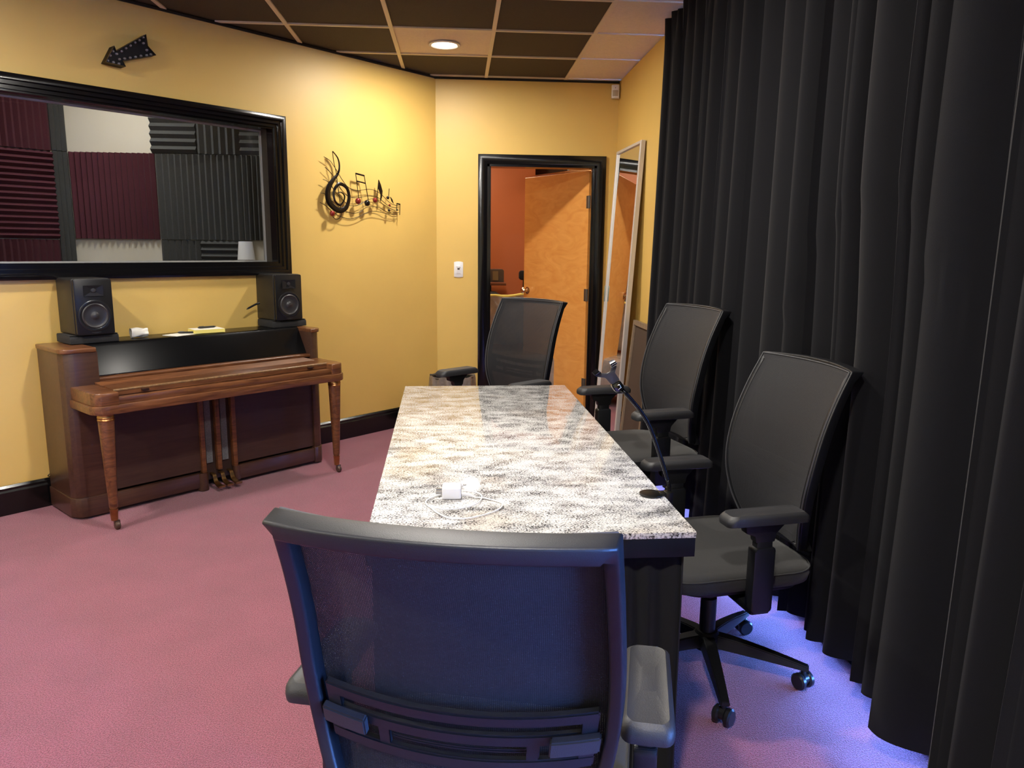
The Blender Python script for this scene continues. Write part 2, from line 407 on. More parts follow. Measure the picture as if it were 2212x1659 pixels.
# window in the left wall (frame, jamb, pane)
bm = B()
prof = [(0, 0), (0, .034), (.012, .040), (.030, .040), (.034, .028), (.052, .028), (.056, .016), (.073, .016), (.073, 0)]
sweep_rect(bm, SO-.073, SI+.073, ZO0-.073, ZO1+.073, prof, lambda a, b, d: LW(a, b, d))
w1 = struct('window_1', bm, M_trim, smooth=True)
bm = B(); sweep_rect(bm, SO, SI, ZO0, ZO1, [(0, .006), (.010, .006), (.010, -.06), (0, -.06)], lambda a, b, d: LW(a, b, d))
obj('window_jamb', bm, M_trim, w1)
bm = B(); sweep_rect(bm, SO, SI, ZO0, ZO1, [(0, -.06), (.007, -.06), (.007, -WT), (0, -WT)], lambda a, b, d: LW(a, b, d))
obj('window_reveal', bm, M_jamb, w1)
bm = B(); sweep_rect(bm, SO+.005, SI-.005, ZO0+.005, ZO1-.005, [(0, -.128), (.012, -.128), (.012, -.142), (0, -.142)], lambda a, b, d: LW(a, b, d))
obj('glass_bead', bm, mat('grey_bead', rgb(150, 150, 148), .5), w1)
bm = B(); prism(bm, [(SO+.006, ZO0+.006), (SI-.006, ZO0+.006), (SI-.006, ZO1-.006), (SO+.006, ZO1-.006)], -.138, -.132, lambda a, b, d: LW(a, b, d))
obj('glass_pane', bm, M_glass, w1, smooth=False)

# vocal booth behind the window
BY = 5.5; CX = -2.655
bm = B(); bx(bm, CX-.1, -.86, BY, BY+.1, 0, H+.05); struct('wall_booth_back', bm, M_white)
BC = Vector((CX, BY, 0))
def BL(s, z, d): return BC + U*s + N*d + Vector((0, 0, z))
bm = B(); prism(bm, [(-2.6, 0), (.05, 0), (.05, H+.05), (-2.6, H+.05)], -.1, 0, BL); struct('wall_booth_left', bm, M_white)
bm = B(); prism(bm, [(-2.6, 0), (-2.5, 0), (-2.5, H+.05), (-2.6, H+.05)], 0, 1.26, BL); struct('wall_booth_end', bm, M_white)
bm = B(); t = bmesh.new(); vs = [t.verts.new(v) for v in (BL(-2.6, H+.02, -.1), BL(0.1, H+.02, -.1), Vector((-.95, BY+.1, H+.02)), LW(-.95, H+.02, -WT-.002), LW(-4.6, H+.02, -WT))]
fc = t.faces.new(vs); bmesh.ops.solidify(t, geom=[fc], thickness=.02); merge(bm, t); struct('ceiling_booth', bm, M_white)

def foam(label, fn, a0, a1, z0, z1, n, vertical, m, grp):
    bm = B(); dp = .045; bs = .014
    L_ = (a1-a0) if vertical else (z1-z0); st = L_/n
    prf = [(0, 0)]
    for k in range(n):
        prf += [(k*st+.0005, bs), (k*st+st*.5, dp)]
    prf += [(L_, bs), (L_, 0)]
    t = bmesh.new()
    if vertical:
        r0 = [t.verts.new(fn(a0+p, z0, d)) for p, d in prf]; r1 = [t.verts.new(fn(a0+p, z1, d)) for p, d in prf]
    else:
        r0 = [t.verts.new(fn(a0, z0+p, d)) for p, d in prf]; r1 = [t.verts.new(fn(a1, z0+p, d)) for p, d in prf]
    for k in range(len(prf)-1): t.faces.new((r0[k], r0[k+1], r1[k+1], r1[k]))
    t.faces.new((r0[-1], r0[0], r1[0], r1[-1])); t.faces.new(r0); t.faces.new(r1)
    merge(bm, t); o = obj('acoustic_foam_panel', bm, m, None, smooth=False); tag(o, label, 'foam panel', grp); return o
FB = lambda a, z, d: Vector((a, BY-d-.001, z))
FLb = lambda a, z, d: BL(a, z, d+.001)
G1 = 'acoustic foam panels on the booth walls'
foam('large maroon foam panel with upright ridges between white wall areas', FB, -2.645, -2.078, 1.41, 1.988, 15, True, M_foam_r, G1)
foam('large charcoal foam panel with upright ridges, right of the maroon one', FB, -2.072, -1.50, 1.41, 1.985, 14, True, M_foam_g, G1)
foam('narrow charcoal upright-ridged foam panel at the far right of the middle row', FB, -1.497, -1.1, 1.41, 1.985, 12, True, M_foam_g, G1)
foam('charcoal foam panel with level ridges beside the upper white wall area', FB, -2.090, -1.79, 1.99, 2.29, 6, False, M_foam_g, G1)
foam('charcoal upright-ridged foam panel in the top row between two level-ridged ones', FB, -1.785, -1.50, 1.99, 2.29, 6, True, M_foam_g, G1)
foam('charcoal level-ridged foam panel at the upper right corner of the booth window', FB, -1.495, -1.2, 1.99, 2.29, 6, False, M_foam_g, G1)
foam('charcoal upright-ridged foam panel in the bottom row beside the lower white wall', FB, -2.07, -1.80, 1.10, 1.405, 6, True, M_foam_g, G1)
foam('charcoal level-ridged foam panel at the lower right behind the white lampshade', FB, -1.795, -1.45, 1.10, 1.405, 7, False, M_foam_g, G1)
foam('maroon foam panel with level ridges at the left edge of the booth window', FLb, -.72, -.105, 1.405, 1.98, 15, False, M_foam_r, G1)
foam('maroon upright-ridged foam panel below the level-ridged maroon panel', FLb, -.72, -.105, .82, 1.40, 15, True, M_foam_r, G1)
foam('dark maroon upright-ridged foam panel in the top left of the booth', FLb, -.72, -.105, 1.985, 2.56, 15, True, M_foam_r, G1)
foam('narrow charcoal foam strip in the booth corner, upper length', FLb, -.10, -.005, 1.99, 2.56, 3, True, M_foam_g, G1)
foam('narrow charcoal foam strip in the booth corner, lower length', FLb, -.10, -.005, .9, 1.985, 3, True, M_foam_g, G1)
# white lampshade inside booth
ps = LW(-1.46, ZO0-.12, -WT-.12)
lampo = thing('table_lamp', 'small white tapered lampshade at the lower right corner of the booth window', 'lamp', (ps.x, ps.y, 0))
bm = B(); lathe(bm, [(.056, 1.28), (.044, 1.40), (.040, 1.40), (.052, 1.28)], 24); obj('lamp_shade', bm, mat('lampshade_white', rgb(240, 240, 242), .6), lampo)
bm = B(); lathe(bm, [(0, 1.10), (.05, 1.10), (.05, 1.115), (.012, 1.13), (.012, 1.36), (0, 1.36)], 16); obj('lamp_base', bm, M_black, lampo)
bm = B(); prism(bm, [(-2.3, 1.06), (-.9, 1.06), (-.9, 1.10), (-2.3, 1.10)], -WT-.28, -WT-.002, LW); tag(obj('shelf', bm, M_jamb, None, False), 'dark shelf under the booth window on the booth side', 'shelf')

# door casing, jamb, door
bm = B()
prof = [(0, 0), (0, .020), (.02, .024), (.055, .018), (.072, .012), (.072, 0)]
sweep_rect(bm, DX0-.072, DX1+.072, 0, DZ+.072, prof, lambda a, b, d: Vector((a, BW-d, b)), closed=False)
tc_ = struct('trim_3', bm, M_trim, smooth=True)
bm = B(); bx(bm, DX0-.001, DX0+.018, BW-.004, BW+BT+.01, 0, DZ); bx(bm, DX1-.018, DX1+.001, BW-.004, BW+BT+.01, 0, DZ); bx(bm, DX0, DX1, BW-.004, BW+BT+.01, DZ-.018, DZ+.001)
bx(bm, DX0+.018, DX0+.03, BW+.03, BW+.07, 0, DZ-.018); bx(bm, DX1-.03, DX1-.018, BW+.03, BW+.07, 0, DZ-.018)
obj('door_jamb', bm, M_trim, tc_, smooth=False)
hx, hy = DX1-.030, BW+BT+.012
da = math.atan2(6.875-hy, .600-hx)
door = bpy.data.objects.new('door_1', None); COL.objects.link(door); door.location = (hx, hy, 0); door.rotation_euler = (0, 0, da); door['kind'] = 'structure'
bm = B(); bx(bm, .004, .855, -.040, 0, .008, 1.995, bev=.002); obj('door_leaf', bm, M_birch, door, smooth=False)
for sgn in (1, -1):
    bm = B(); mt = Matrix.Translation((.795, 0 if sgn > 0 else -.04, 1.0)) @ Matrix.Rotation(-PI/2*sgn, 4, 'X')
    lathe(bm, [(0, 0), (.032, 0), (.032, .006), (.014, .012), (.011, .035), (.024, .045), (.028, .058), (.020, .068), (0, .070)], 20, mt); obj('door_knob', bm, mat('polished_nickel', rgb(214, 200, 176), .15, metal=1), door)
for z in (.25, 1.0, 1.75):
    bm = B(); tube(bm, [(-.006, .006, z-.05), (-.006, .006, z+.05)], .008, 10); bx(bm, -.004, .03, -.003, .003, z-.05, z+.05)
    bx(bm, -.035, -.004, .0, .006, z-.05, z+.05)
    obj('hinge', bm, mat('worn_steel', rgb(120, 114, 106), .4, metal=.8), door)

# ------------------------------------------------------------------ room beyond the door
bm = B(); bx(bm, -1.6, .86, 8.5, 8.6, 0, H+.05); struct('wall_far_1', bm, M_orange)
bm = B(); bx(bm, .80, .86, 8.6, 9.9, 0, H+.05); bx(bm, .80, 3.1, 9.8, 9.9, 0, H+.05); struct('wall_far_2', bm, M_orange)
bm = B(); bx(bm, -1.7, -1.6, BW+BT, 8.6, 0, H+.05); bx(bm, -1.7, -.30, BW+BT-.02, BW+BT, 0, H+.05); struct('wall_far_3', bm, M_orange)
bm = B(); bx(bm, 3.1, 3.2, BW, 9.9, 0, H+.05); bx(bm, 1.45, 3.1, BW+.05, BW+BT, 0, H+.05); struct('wall_far_4', bm, mat('yellow_cream_wall', rgb(228, 206, 138), .6))
bm = B(); bx(bm, -1.7, 3.2, BW+BT, 9.9, H+.01, H+.05); struct('ceiling_far', bm, mat('dark_cream', rgb(200, 176, 140), .8))
# hanging slatted frame
fr = thing('hanging_slat_frame', 'slatted wooden frame hanging near the ceiling beyond the doorway', 'ceiling fixture', (1.34, 8.75, 2.235), math.radians(28))
bm = B()
for k in range(7): bx(bm, -.30, .32, -.28+k*.085, -.225+k*.085, 0, .018, bev=.002)
obj('slats', bm, M_pale_wood, fr)
bm = B(); bx(bm, -.33, -.30, -.30, .33, -.02, .06); bx(bm, .32, .35, -.30, .33, -.02, .06); obj('side_rail', bm, mat('dark_rail', rgb(40, 30, 22), .6), fr)
bm = B()
for x in (-.31, .33):
    bm = B(); tube(bm, [(x, 0, .05), (x, 0, H-2.235+.012)], .004, 6); obj('hanging_wire', bm, M_black, fr)
# desk, monitor, laptop shelf, couch
dk = thing('desk', 'reddish brown desk against the orange wall seen through the doorway', 'desk', (.05, 8.15, 0))
bm = B(); bx(bm, -.6, .46, -.25, .30, .99, 1.02, bev=.004); obj('desk_shelf', bm, M_deskw, dk)
bm = B(); bx(bm, -.6, .62, -.42, .32, .74, .77, bev=.004); obj('desk_top', bm, M_deskw, dk)
for x in (-.5, .30):
    bm = B(); prism(bm, [(-.06, .77), (.10, .77), (.03, .99), (-.03, .99)], x-.01, x+.012, lambda a, b, d: Vector((d, a, b))); obj('shelf_bracket', bm, M_black, dk)
for x in (-.55, .56):
    for y in (-.36, .26):
        bm = B(); bx(bm, x-.025, x+.025, y-.025, y+.025, 0, .74); obj('leg', bm, M_deskw, dk)
mo = thing('audio_unit', 'dark grey audio unit with a rounded corner on the desk shelf', 'audio unit', (.27, 8.12, 1.02))
bm = B(); prism(bm, rrect(-.32, .22, 0, .135, [.02, .02, .004, .004]), -.12, .12, lambda a, b, d: Vector((a, d, b)), bev=.003); obj('unit_body', bm, mat('dark_silver', rgb(72, 66, 64), .3, metal=.5), mo)
bm = B(); bx(bm, .10, .16, -.126, -.12, .02, .115); obj('unit_front_trim', bm, mat('bronze_trim', rgb(120, 104, 76), .35, metal=.5), mo)
bm = B(); lathe(bm, [(0, .93-.77), (.12, .155), (.20, .10), (.24, .04), (.24, 0), (0, 0)], 28, Matrix.Translation((0, 0, 0)))
oo = obj('black_cushion', bm, M_black); oo.location = (.28, 7.92, .77); tag(oo, 'rounded black bundle lying under the desk shelf beyond the door', 'bundle')
oc = thing('microphone', 'black foam-covered microphone standing just left of the open door edge', 'microphone', (.70, 8.0, 0))
bm = B(); prism(bm, rrect(-.05, .05, 1.045, 1.145, .03), -.04, .04, lambda a, b, d: Vector((a, d, b)), bev=.008); obj('foam_windscreen', bm, mat('black_foam', rgb(16, 14, 18), .95), oc)
bm = B(); tube(bm, [(0, 0, .01), (0, 0, 1.05)], .008, 8); lathe(bm, [(0, 0), (.12, 0), (.12, .012), (.01, .02)], 24); obj('stand', bm, M_black, oc)
co = thing('couch', 'plastic-wrapped couch with a yellow edge beyond the doorway', 'couch', (.50, 7.25, 0), math.radians(6))
bm = B()
def couch_back(u, v):
    x = -.95+1.25*u; z = .42+.46*v + .008*math.sin(u*23)+.055*u
    return Vector((x, .10+.05*math.sin(v*PI)+.010*math.sin(u*40+v*9), z))
grid_surf(bm, 60, 16, lambda u, v: couch_back(u, v)-Vector((0, .16+.04*math.sin(v*PI)*2, 0)), thick=.12); obj('backrest', bm, M_plastic_wrap, co)
bm = B(); tube(bm, [couch_back(u/20, 1)-Vector((0, .09, -.006)) for u in range(21)], .011, 8); obj('piping', bm, M_yellow, co)
bm = B(); bx(bm, -.95, .30, -.80, -.08, .12, .44, bev=.04); obj('seat', bm, M_plastic_wrap, co)
for x in (-.88, .22):
    for y in (-.72, .0):
        bm = B(); bx(bm, x-.03, x+.03, y-.03, y+.03, 0, .13); obj('foot', bm, M_black, co)

# ------------------------------------------------------------------ storefront glazing on the right, behind the curtain
gl = bpy.data.objects.new('window_2', None); COL.objects.link(gl); gl['kind'] = 'structure'; gl.location = (1.36, 0, 0)
bm = B(); bx(bm, -.04, .02, -1.9, 4.32, 0, .030, bev=.004); bx(bm, -.018, .018, -1.9, 4.32, .03, .045, bev=.004); obj('bottom_rail', bm, M_rail, gl)
bm = B(); bx(bm, -.04, .02, -1.9, 4.32, 2.39, 2.45); obj('top_rail', bm, M_rail, gl)
for y in (-1.87, -.35, 1.2, 2.75, 4.29):
    bm = B(); bx(bm, -.04, .02, y-.03, y+.03, .045, 2.39, bev=.003); obj('mullion', bm, M_rail, gl)
for y in (-1.84, -.32, 1.23, 2.78):
    bm = B(); bx(bm, -.008, -.002, y, y+1.48, .045, 2.39); obj('glass_pane', bm, M_glass, gl, smooth=False)
bm = B(); bx(bm, 1.45, 14, -9, 14, -.12, -.03); struct('ground', bm, M_ground)

# ------------------------------------------------------------------ curtains
def make_curtain(label, y0, y1, ridges, xb, z0, seed, top=H-.006, amp=.05, flare=.03, last=None):
    rnd = random.Random(seed)
    R = sorted(ridges); amps = [amp*rnd.uniform(.6, 1.25) for _ in R]
    if last: amps[0] = last
    def off(y, v):
        # v 0 bottom .. 1 top ; sawtooth-like folds between ridge lines
        for k in range(len(R)-1):
            if R[k] <= y <= R[k+1]:
                t = (y-R[k])/(R[k+1]-R[k]); t = t**.8
                a = amps[k]*(1.15-.35*v)
                s = .5-.5*math.cos(2*PI*t)
                return -a + 2*a*s*s**.3 + (flare*(1-v))*0
        return 0
    bm = B(); ny = 520; nz = 40
    def f(u, v):
        y = y1+(y0-y1)*u
        yy = y + .012*math.sin(v*3+seed)*(1-v) - (1-v)*.03*math.sin(u*9+seed)
        zz = z0 + (top-z0)*v + (1-v)*.012*math.sin(y*9+seed)
        fine = .003*math.sin(y*41+v*2.0)*(1-v*.5)
        push = .045*math.exp(-((y-2.12)/.42)**2)*(1/(1+math.exp((zz-1.35)*7)))
        gather = (.010*math.sin(y*140))*max(0, (v-.93)/.07)
        x = min(1.312, xb + off(y, v) + fine + push) + gather - flare*(1-v)**1.5*(1 if push < .01 else .4)
        return Vector((x, yy, zz))
    grid_surf(bm, ny, nz, f, thick=.003)
    # stitched hem band
    o = obj('curtain', bm, M_curt, None, True, 60); tag(o, label, 'curtain', 'black curtains along the right wall')
    return o
RG1 = [4.47, 4.40, 4.254, 4.06, 3.863, 3.70, 3.57, 3.383, 3.177, 3.013, 2.804, 2.603, 2.46, 2.327, 2.261, 2.151, 1.948, 1.891, 1.75, 1.46]
make_curtain('long black pleated curtain hanging behind the two right-hand chairs', 1.515, 4.46, RG1, 1.215, .085, 3, last=.085)
RG2 = [1.60, 1.44, 1.33, 1.20, 1.10, .97, .83, .70, .58, .45]
make_curtain('black curtain at the right edge of the photo, hanging nearest the camera', .50, 1.54, RG2, 1.125, .07, 8, flare=.01)

# ------------------------------------------------------------------ downlights
dl0 = None
def downlight(x, y, label, k=1.0):
    global dl0
    if dl0 is None:
        t = thing('ceiling_light', label, 'ceiling light', (x, y, H), 0, 'recessed round ceiling lights')
        bm = B(); lathe(bm, [(.080, .008), (.098, .002), (.100, -.004), (.086, -.006), (.078, .000)], 40); obj('trim_ring', bm, M_wplas, t)
        bm = B(); lathe(bm, [(0, -.001), (.079, -.001), (.079, .004), (0, .004)], 40); obj('diffuser', bm, M_lamp, t)
        dl0 = t
    else:
        t = copy_tree(dl0); t.location = (x, y, H); t['label'] = label
    area_light('downlight_lamp', (x, y, H-.008), (0, 0, 0), .15, .15, DOWN_W*k, (1.0, .945, .86), disk=True)
downlight(-.081, 5.10, 'round lit ceiling light set in the single white tile among black ones', .64)
for x, y, k, lb in ((-.10, 2.60, 1.0, 'above the long table'), (-2.3, 2.60, .9, 'on the piano side of the room'), (-.10, .20, 1.15, 'directly over the camera end of the room'), (-2.3, .20, 1.15, 'in the near left part of the room')):
    downlight(x, y, 'round lit ceiling light out of frame, '+lb, k)

# ------------------------------------------------------------------ piano
pang = math.radians(44.8)
piano = thing('upright_piano', 'brown wooden spinet piano with black top board against the yellow wall', 'piano', (-2.151+.004, 3.955-.006, 0), pang)
# local x along the wall, local -y towards the room
def P(x, y, z): return Vector((x, -y, z))
PLN = 1.478; PD = .34; PT = .868
def pprism(poly, z0, z1, m, name, bev=.003, parent=piano, bm=None, fn=None):
    b = bm or B(); prism(b, poly, z0, z1, fn or (lambda a, c, d: P(a, c, d)), bev)
    return obj(name, b, m, parent) if name else b
rc = .055
pprism(rrect(0, .165, 0, PD, [0, 0, 0, 0], 5)[:0] or [(0, 0), (.165, 0), (.165, PD), (rc, PD), (rc*.6, PD-.006), (rc*.25, PD-.02), (.008, PD-.038), (0, PD-rc)], .03, PT-.02, M_pside, 'side_case')
pprism([(PLN, 0), (PLN-.075, 0), (PLN-.075, PD), (PLN-rc, PD), (PLN-rc*.6, PD-.006), (PLN-rc*.25, PD-.02), (PLN-.008, PD-.038), (PLN, PD-rc)], .03, PT-.02, M_pside, 'side_case')
cap = lambda x0, x1, left: rrect(x0, x1, 0, PD+.006, [0 if left else .05, .05 if left else 0, 0, 0])
def capz(poly, name):
    b = B(); prism(b, poly, PT-.024, PT, P, .006, 3); return obj(name, b, M_pwood, piano)
capz(cap(-.006, .160, True), 'end_cap'); capz(cap(PLN-.075, PLN+.006, False), 'end_cap')
# main body between ends (back box) and lower panel
b = B(); bx(b, .16, PLN-.07, -.0, -.20, .05, PT-.03); obj('back_case', b, M_pdark, piano, False)
b = B(); bx(b, .165, .665, -PD+.012, -PD+.03, .118, .62, bev=.002); bx(b, .875, PLN-.075, -PD+.012, -PD+.03, .118, .62, bev=.002); obj('lower_panel', b, M_pdark, piano, False)
b = B(); bx(b, .66, .88, -PD+.03, -PD+.05, .05, .62); obj('pedal_recess', b, mat('recess_brown', rgb(44, 26, 20), .6), piano, False)
for x in (.672, .745, .820, .868)[:4]:
    if x == .820: continue
for x in (.672, .765, .862):
    b = B(); bx(b, x-.013, x+.013, -PD-.006, -PD+.03, .105, .62, bev=.004); obj('trim_strip', b, M_pwood, piano)
for x in (.718, .813):
    b = B(); bx(b, x-.018, x+.018, -PD+.022, -PD+.031, .15, .62); obj('grille_cloth', b, M_cloth, piano, False)
# plinth
b = B(); prism(b, [(-.006, 0), (.165, 0), (.165, PD+.008), (rc, PD+.008), (rc*.5, PD), (rc*.15, PD-.02), (-.006, PD-rc+.004)], .012, .112, P, .003)
prism(b, [(PLN+.006, 0), (PLN-.08, 0), (PLN-.08, PD+.008), (PLN-rc, PD+.008), (PLN-rc*.5, PD), (PLN-rc*.15, PD-.02), (PLN+.006, PD-rc+.004)], .012, .112, P, .003)
bx(b, .16, .665, -PD-.002, -PD+.03, .022, .105, bev=.002); bx(b, .872, PLN-.075, -PD-.002, -PD+.03, .022, .105, bev=.002)
obj('plinth', b, M_pside, piano)
b = B(); lathe(b, [(.030, .005), (.030, .105), (0, .105)], 16, Matrix.Translation(P(.665, PD-.012, 0))); obj('pedal_block', b, M_pside, piano); b = B(); lathe(b, [(.022, .02), (.022, .105), (0, .105)], 16, Matrix.Translation(P(.872, PD-.015, 0))); obj('pedal_block', b, M_pside, piano)
for x in (.725, .775, .828):
    b = B(); path = smooth_pts([P(x, PD-.03, .085), P(x, PD+.005, .078), P(x, PD+.022, .045), P(x, PD+.055, .030), P(x, PD+.092, .030)], 5)
    n = len(path)
    t = bmesh.new(); rows = []
    for i, p in enumerate(path):
        w = .009 + .010*(i/(n-1))**1.5; h = .006
        rows.append([t.verts.new(p+Vector((sx*w, 0, sz*h))) for sx, sz in ((-1, -1), (1, -1), (1, 1), (-1, 1))])
    for i in range(n-1):
        for k in range(4): t.faces.new((rows[i][k], rows[i][(k+1) % 4], rows[i+1][(k+1) % 4], rows[i+1][k]))
    t.faces.new(rows[0]); t.faces.new(rows[-1]); bmesh.ops.bevel(t, geom=t.edges[:], offset=.0015, segments=2, affect='EDGES'); merge(b, t)
    obj('pedal', b, M_brass, piano)
# black top and sloping fallboard
b = B(); prof = [(.0, PT+.003), (.185, PT+.003), (.200, PT-.002), (.207, PT-.014), (.285, .715), (.285, .690), (.265, .690), (.19, PT-.03), (.0, PT-.03)]
prism(b, prof, .160, PLN-.072, lambda y, z, x: P(x, y, z), .002); obj('top_board', b, M_plid, piano)
# ledge strip below fallboard
b = B(); prism(b, rrect(.130, PLN-.012, .272, .325, .02), .690, .712, P, .008, 3); obj('music_ledge', b, M_pwood, piano)
# key lid, ribbed
b = B(); pr = [(.30, .672), (.30, .694)]
for k in range(8): pr += [(.322+k*.016, .6945-k*.0006), (.330+k*.016, .6895-k*.0006), (.336+k*.016, .6895-k*.0006)]
pr += [(.462, .690), (.555, .684), (.568, .676), (.568, .655)]
prism(b, pr, .140, 1.355, lambda y, z, x: P(x, y, z)); obj('key_lid', b, M_pwood, piano, True, 25)
b = B(); tube(b, [P(.14, .562, .680), P(1.355, .562, .680)], .007, 10); obj('lid_edge', b, mat('worn_lid_edge', rgb(120, 90, 58), .35, var=.4, vscale=60), piano)
for x in (.285, 1.235):
    b = B(); bx(b, x-.018, x+.018, -.583, -.568, .664, .674, bev=.003); obj('lid_knob', b, mat('dark_knob', rgb(40, 22, 18), .3), piano)
# cheek blocks and key bed
b = B(); prism(b, rrect(.030, .142, .30, .622, [.0, .0, .045, .0][:2]+[0, 0], 5)[:0] or [(.142, .28), (.142, .625), (.095, .625), (.062, .618), (.042, .600), (.032, .570), (.030, .28)], .618, .682, P, .006, 3); obj('cheek', b, M_pwood, piano)
b = B(); prism(b, [(1.353, .28), (1.353, .625), (1.385, .625), (1.418, .618), (1.438, .600), (1.448, .570), (1.450, .28)], .618, .682, P, .006, 3); obj('cheek', b, M_pwood, piano)
b = B(); prism(b, [(.024, .28), (.024, .572), (.036, .606), (.06, .626), (.095, .632), (1.385, .632), (1.42, .626), (1.444, .606), (1.456, .572), (1.456, .28)], .578, .620, P, .004); obj('key_bed', b, M_pwood, piano)
b = B(); bx(b, .135, 1.36, -.612, -.30, .620, .652, bev=.003); obj('key_slip', b, M_pwood, piano)
for x in (.088, 1.392):
    lg = B(); lathe(lg, [(0, .10), (.014, .10), (.020, .12), (.0345, .50), (.036, .545), (0, .545)], 28, Matrix.Translation(P(x, .585, 0))); lgo = obj('leg', lg, M_pwood, piano)
    b = B(); lathe(b, [(.0365, .545), (.0385, .550), (.036, .556), (.0385, .562), (.036, .568), (.038, .578), (0, .578)], 28, Matrix.Translation(P(x, .585, 0))); obj('brass_collar', b, M_brass, lgo)
    b = B(); lathe(b, [(0, .048), (.0155, .048), (.0195, .104), (.021, .106), (0, .106)], 24, Matrix.Translation(P(x, .585, 0))); obj('ferrule', b, M_brass, lgo)
    b = B(); mt = Matrix.Translation(P(x+.008, .592, .021)) @ Matrix.Rotation(PI/2, 4, 'Y')
    lathe(b, [(0, -.011), (.016, -.011), (.021, -.006), (.021, .006), (.016, .011), (0, .011)], 20, mt); tube(b, [P(x, .585, .052), P(x, .585, .03)], .006, 8); bx(b, x-.006, x+.022, -.597, -.583, .030, .046, bev=.003)
    obj('caster', b, mat('worn_caster', rgb(84, 66, 58), .4, metal=.4), lgo)

def pw(x, y, z): return piano.matrix_basis @ P(x, y, z)
PTT = PT+.003
# speakers with foam pads
def speaker(label, lx, ly, rz, z):
    p = Matrix.Translation(piano.location) @ Matrix.Rotation(pang, 4, 'Z') @ P(lx, ly, z)
    t = thing('studio_speaker', label, 'speaker', p, rz, 'studio speakers on the piano')
    w, d, h = .185, .22, .286
    b = B(); prism(b, rrect(-w/2, w/2, 0, h, .010), -d/2, d/2-.012, lambda a, c, e: Vector((a, -e, c)), .003); obj('cabinet', b, M_spk, t)
    # front baffle with recessed woofer well and waveguide
    b = B(); yf = -d/2
    prism(b, rrect(-w/2+.002, w/2-.002, .002, h-.002, .010), 0, .014, lambda a, c, e: Vector((a, yf-.0+.002-e, c)), .003); obj('front_baffle', b, M_spkf, t)
    mt = Matrix.Translation((0, yf-.012, .098)) @ Matrix.Rotation(PI/2, 4, 'X')
    b = B(); lathe(b, [(.079, 0), (.080, .002), (.076, .004), (.066, .003), (.062, .0005)], 40, mt); obj('woofer_ring', b, mat('ring_black', rgb(30, 30, 33), .25), t)
    b = B(); lathe(b, [(.064, .0035), (.059, .007), (.054, .0035), (.048, .002), (.022, .0008), (.019, .002), (.014, .007), (0, .010)], 40, mt); obj('woofer_cone', b, M_cone, t)
    # waveguide: bow-tie recess made of four sloped facets around the tweeter
    b = B(); t2 = bmesh.new(); y = yf-.0125; zc = .226
    def q(pts): t2.faces.new([t2.verts.new((a, y-e, c)) for a, c, e in pts])
    q([(-.046, zc-.028, .0045), (.046, zc-.028, .0045), (.014, zc-.008, .0005), (-.014, zc-.008, .0005)])
    q([(.046, zc+.026, .0045), (-.046, zc+.026, .0045), (-.014, zc+.010, .0005), (.014, zc+.010, .0005)])
    q([(-.046, zc+.026, .0045), (-.046, zc-.028, .0045), (-.014, zc-.008, .0005), (-.014, zc+.010, .0005)])
    q([(.046, zc-.028, .0045), (.046, zc+.026, .0045), (.014, zc+.010, .0005), (.014, zc-.008, .0005)])
    q([(-.014, zc-.008, .0005), (.014, zc-.008, .0005), (.014, zc+.010, .0005), (-.014, zc+.010, .0005)])
    bmesh.ops.solidify(t2, geom=t2.faces[:], thickness=.0008); merge(b, t2); obj('waveguide', b, mat('waveguide_grey', rgb(46, 46, 50), .35), t, False)
    b = B(); lathe(b, [(.012, 0), (.010, .005), (0, .007)], 20, Matrix.Translation((0, y-.001, zc)) @ Matrix.Rotation(PI/2, 4, 'X')); obj('tweeter', b, M_cone, t)
    b = B(); bx(b, -.022, .022, y-.0012, y, .013, .0155); bx(b, -.010, .010, y-.0012, y, .009, .0105); obj('name_strip', b, mat('dim_print', rgb(60, 60, 64), .4), t, False)
    return t
def spad(label, lx, ly, rz, w, d):
    p = Matrix.Translation(piano.location) @ Matrix.Rotation(pang, 4, 'Z') @ P(lx, ly, PTT)
    b = B(); prism(b, [(-d/2, 0), (d/2, 0), (d/2, .028), (d/2-.004, .036), (d/2-.016, .041), (-d/2, .041)], -w/2, w/2, lambda a, c, e: Vector((e, -a, c)), .003)
    bx(b, -w/2+.002, w/2-.002, -d/2+.004, d/2-.002, .0415, .043)
    o = obj('speaker_pad', b, M_spad); o.location = p; o.rotation_euler = (0, 0, rz); tag(o, label, 'speaker pad', 'foam pads under the speakers'); return o
r1 = pang; r2 = pang-math.radians(2)
spad('dark grey foam pad under the left speaker on the piano', .215, .092, r1, .235, .19)
speaker('black studio speaker at the left end of the piano top', .215, .093, r1, PTT+.043)
spad('dark grey foam pad under the right speaker on the piano', 1.375, .070, r2, .235, .19)
speaker('black studio speaker at the right end of the piano top', 1.362, .066, r2, PTT+.043)
# small things on piano
def on_piano(o, lx, ly, z, rz=0):
    o.location = Matrix.Translation(piano.location) @ Matrix.Rotation(pang, 4, 'Z') @ P(lx, ly, z); o.rotation_euler = (0, 0, rz)
b = B()
def cup(u, v):
    a = 2*PI*u; r = .024+.006*(1-v)+.0025*math.sin(a*3+v*9)+.003*math.sin(a*5+v*4)*v
    return Vector((-.045+.085*v, r*math.cos(a), .027+r*math.sin(a)*.9))
grid_surf(b, 40, 14, cup, thick=.0012, closed_u=True)
b2 = B(); lathe(b2, [(0, .082), (.012, .084), (.024, .080)], 20, Matrix.Translation((-.045, 0, .027)) @ Matrix.Rotation(PI/2, 4, 'Y')); merge(b, b2)
o = obj('crumpled_cup', b, M_paper); tag(o, 'crumpled white paper cup lying on the piano top by the left speaker', 'cup'); on_piano(o, .47, .11, PTT+.001, math.radians(35))
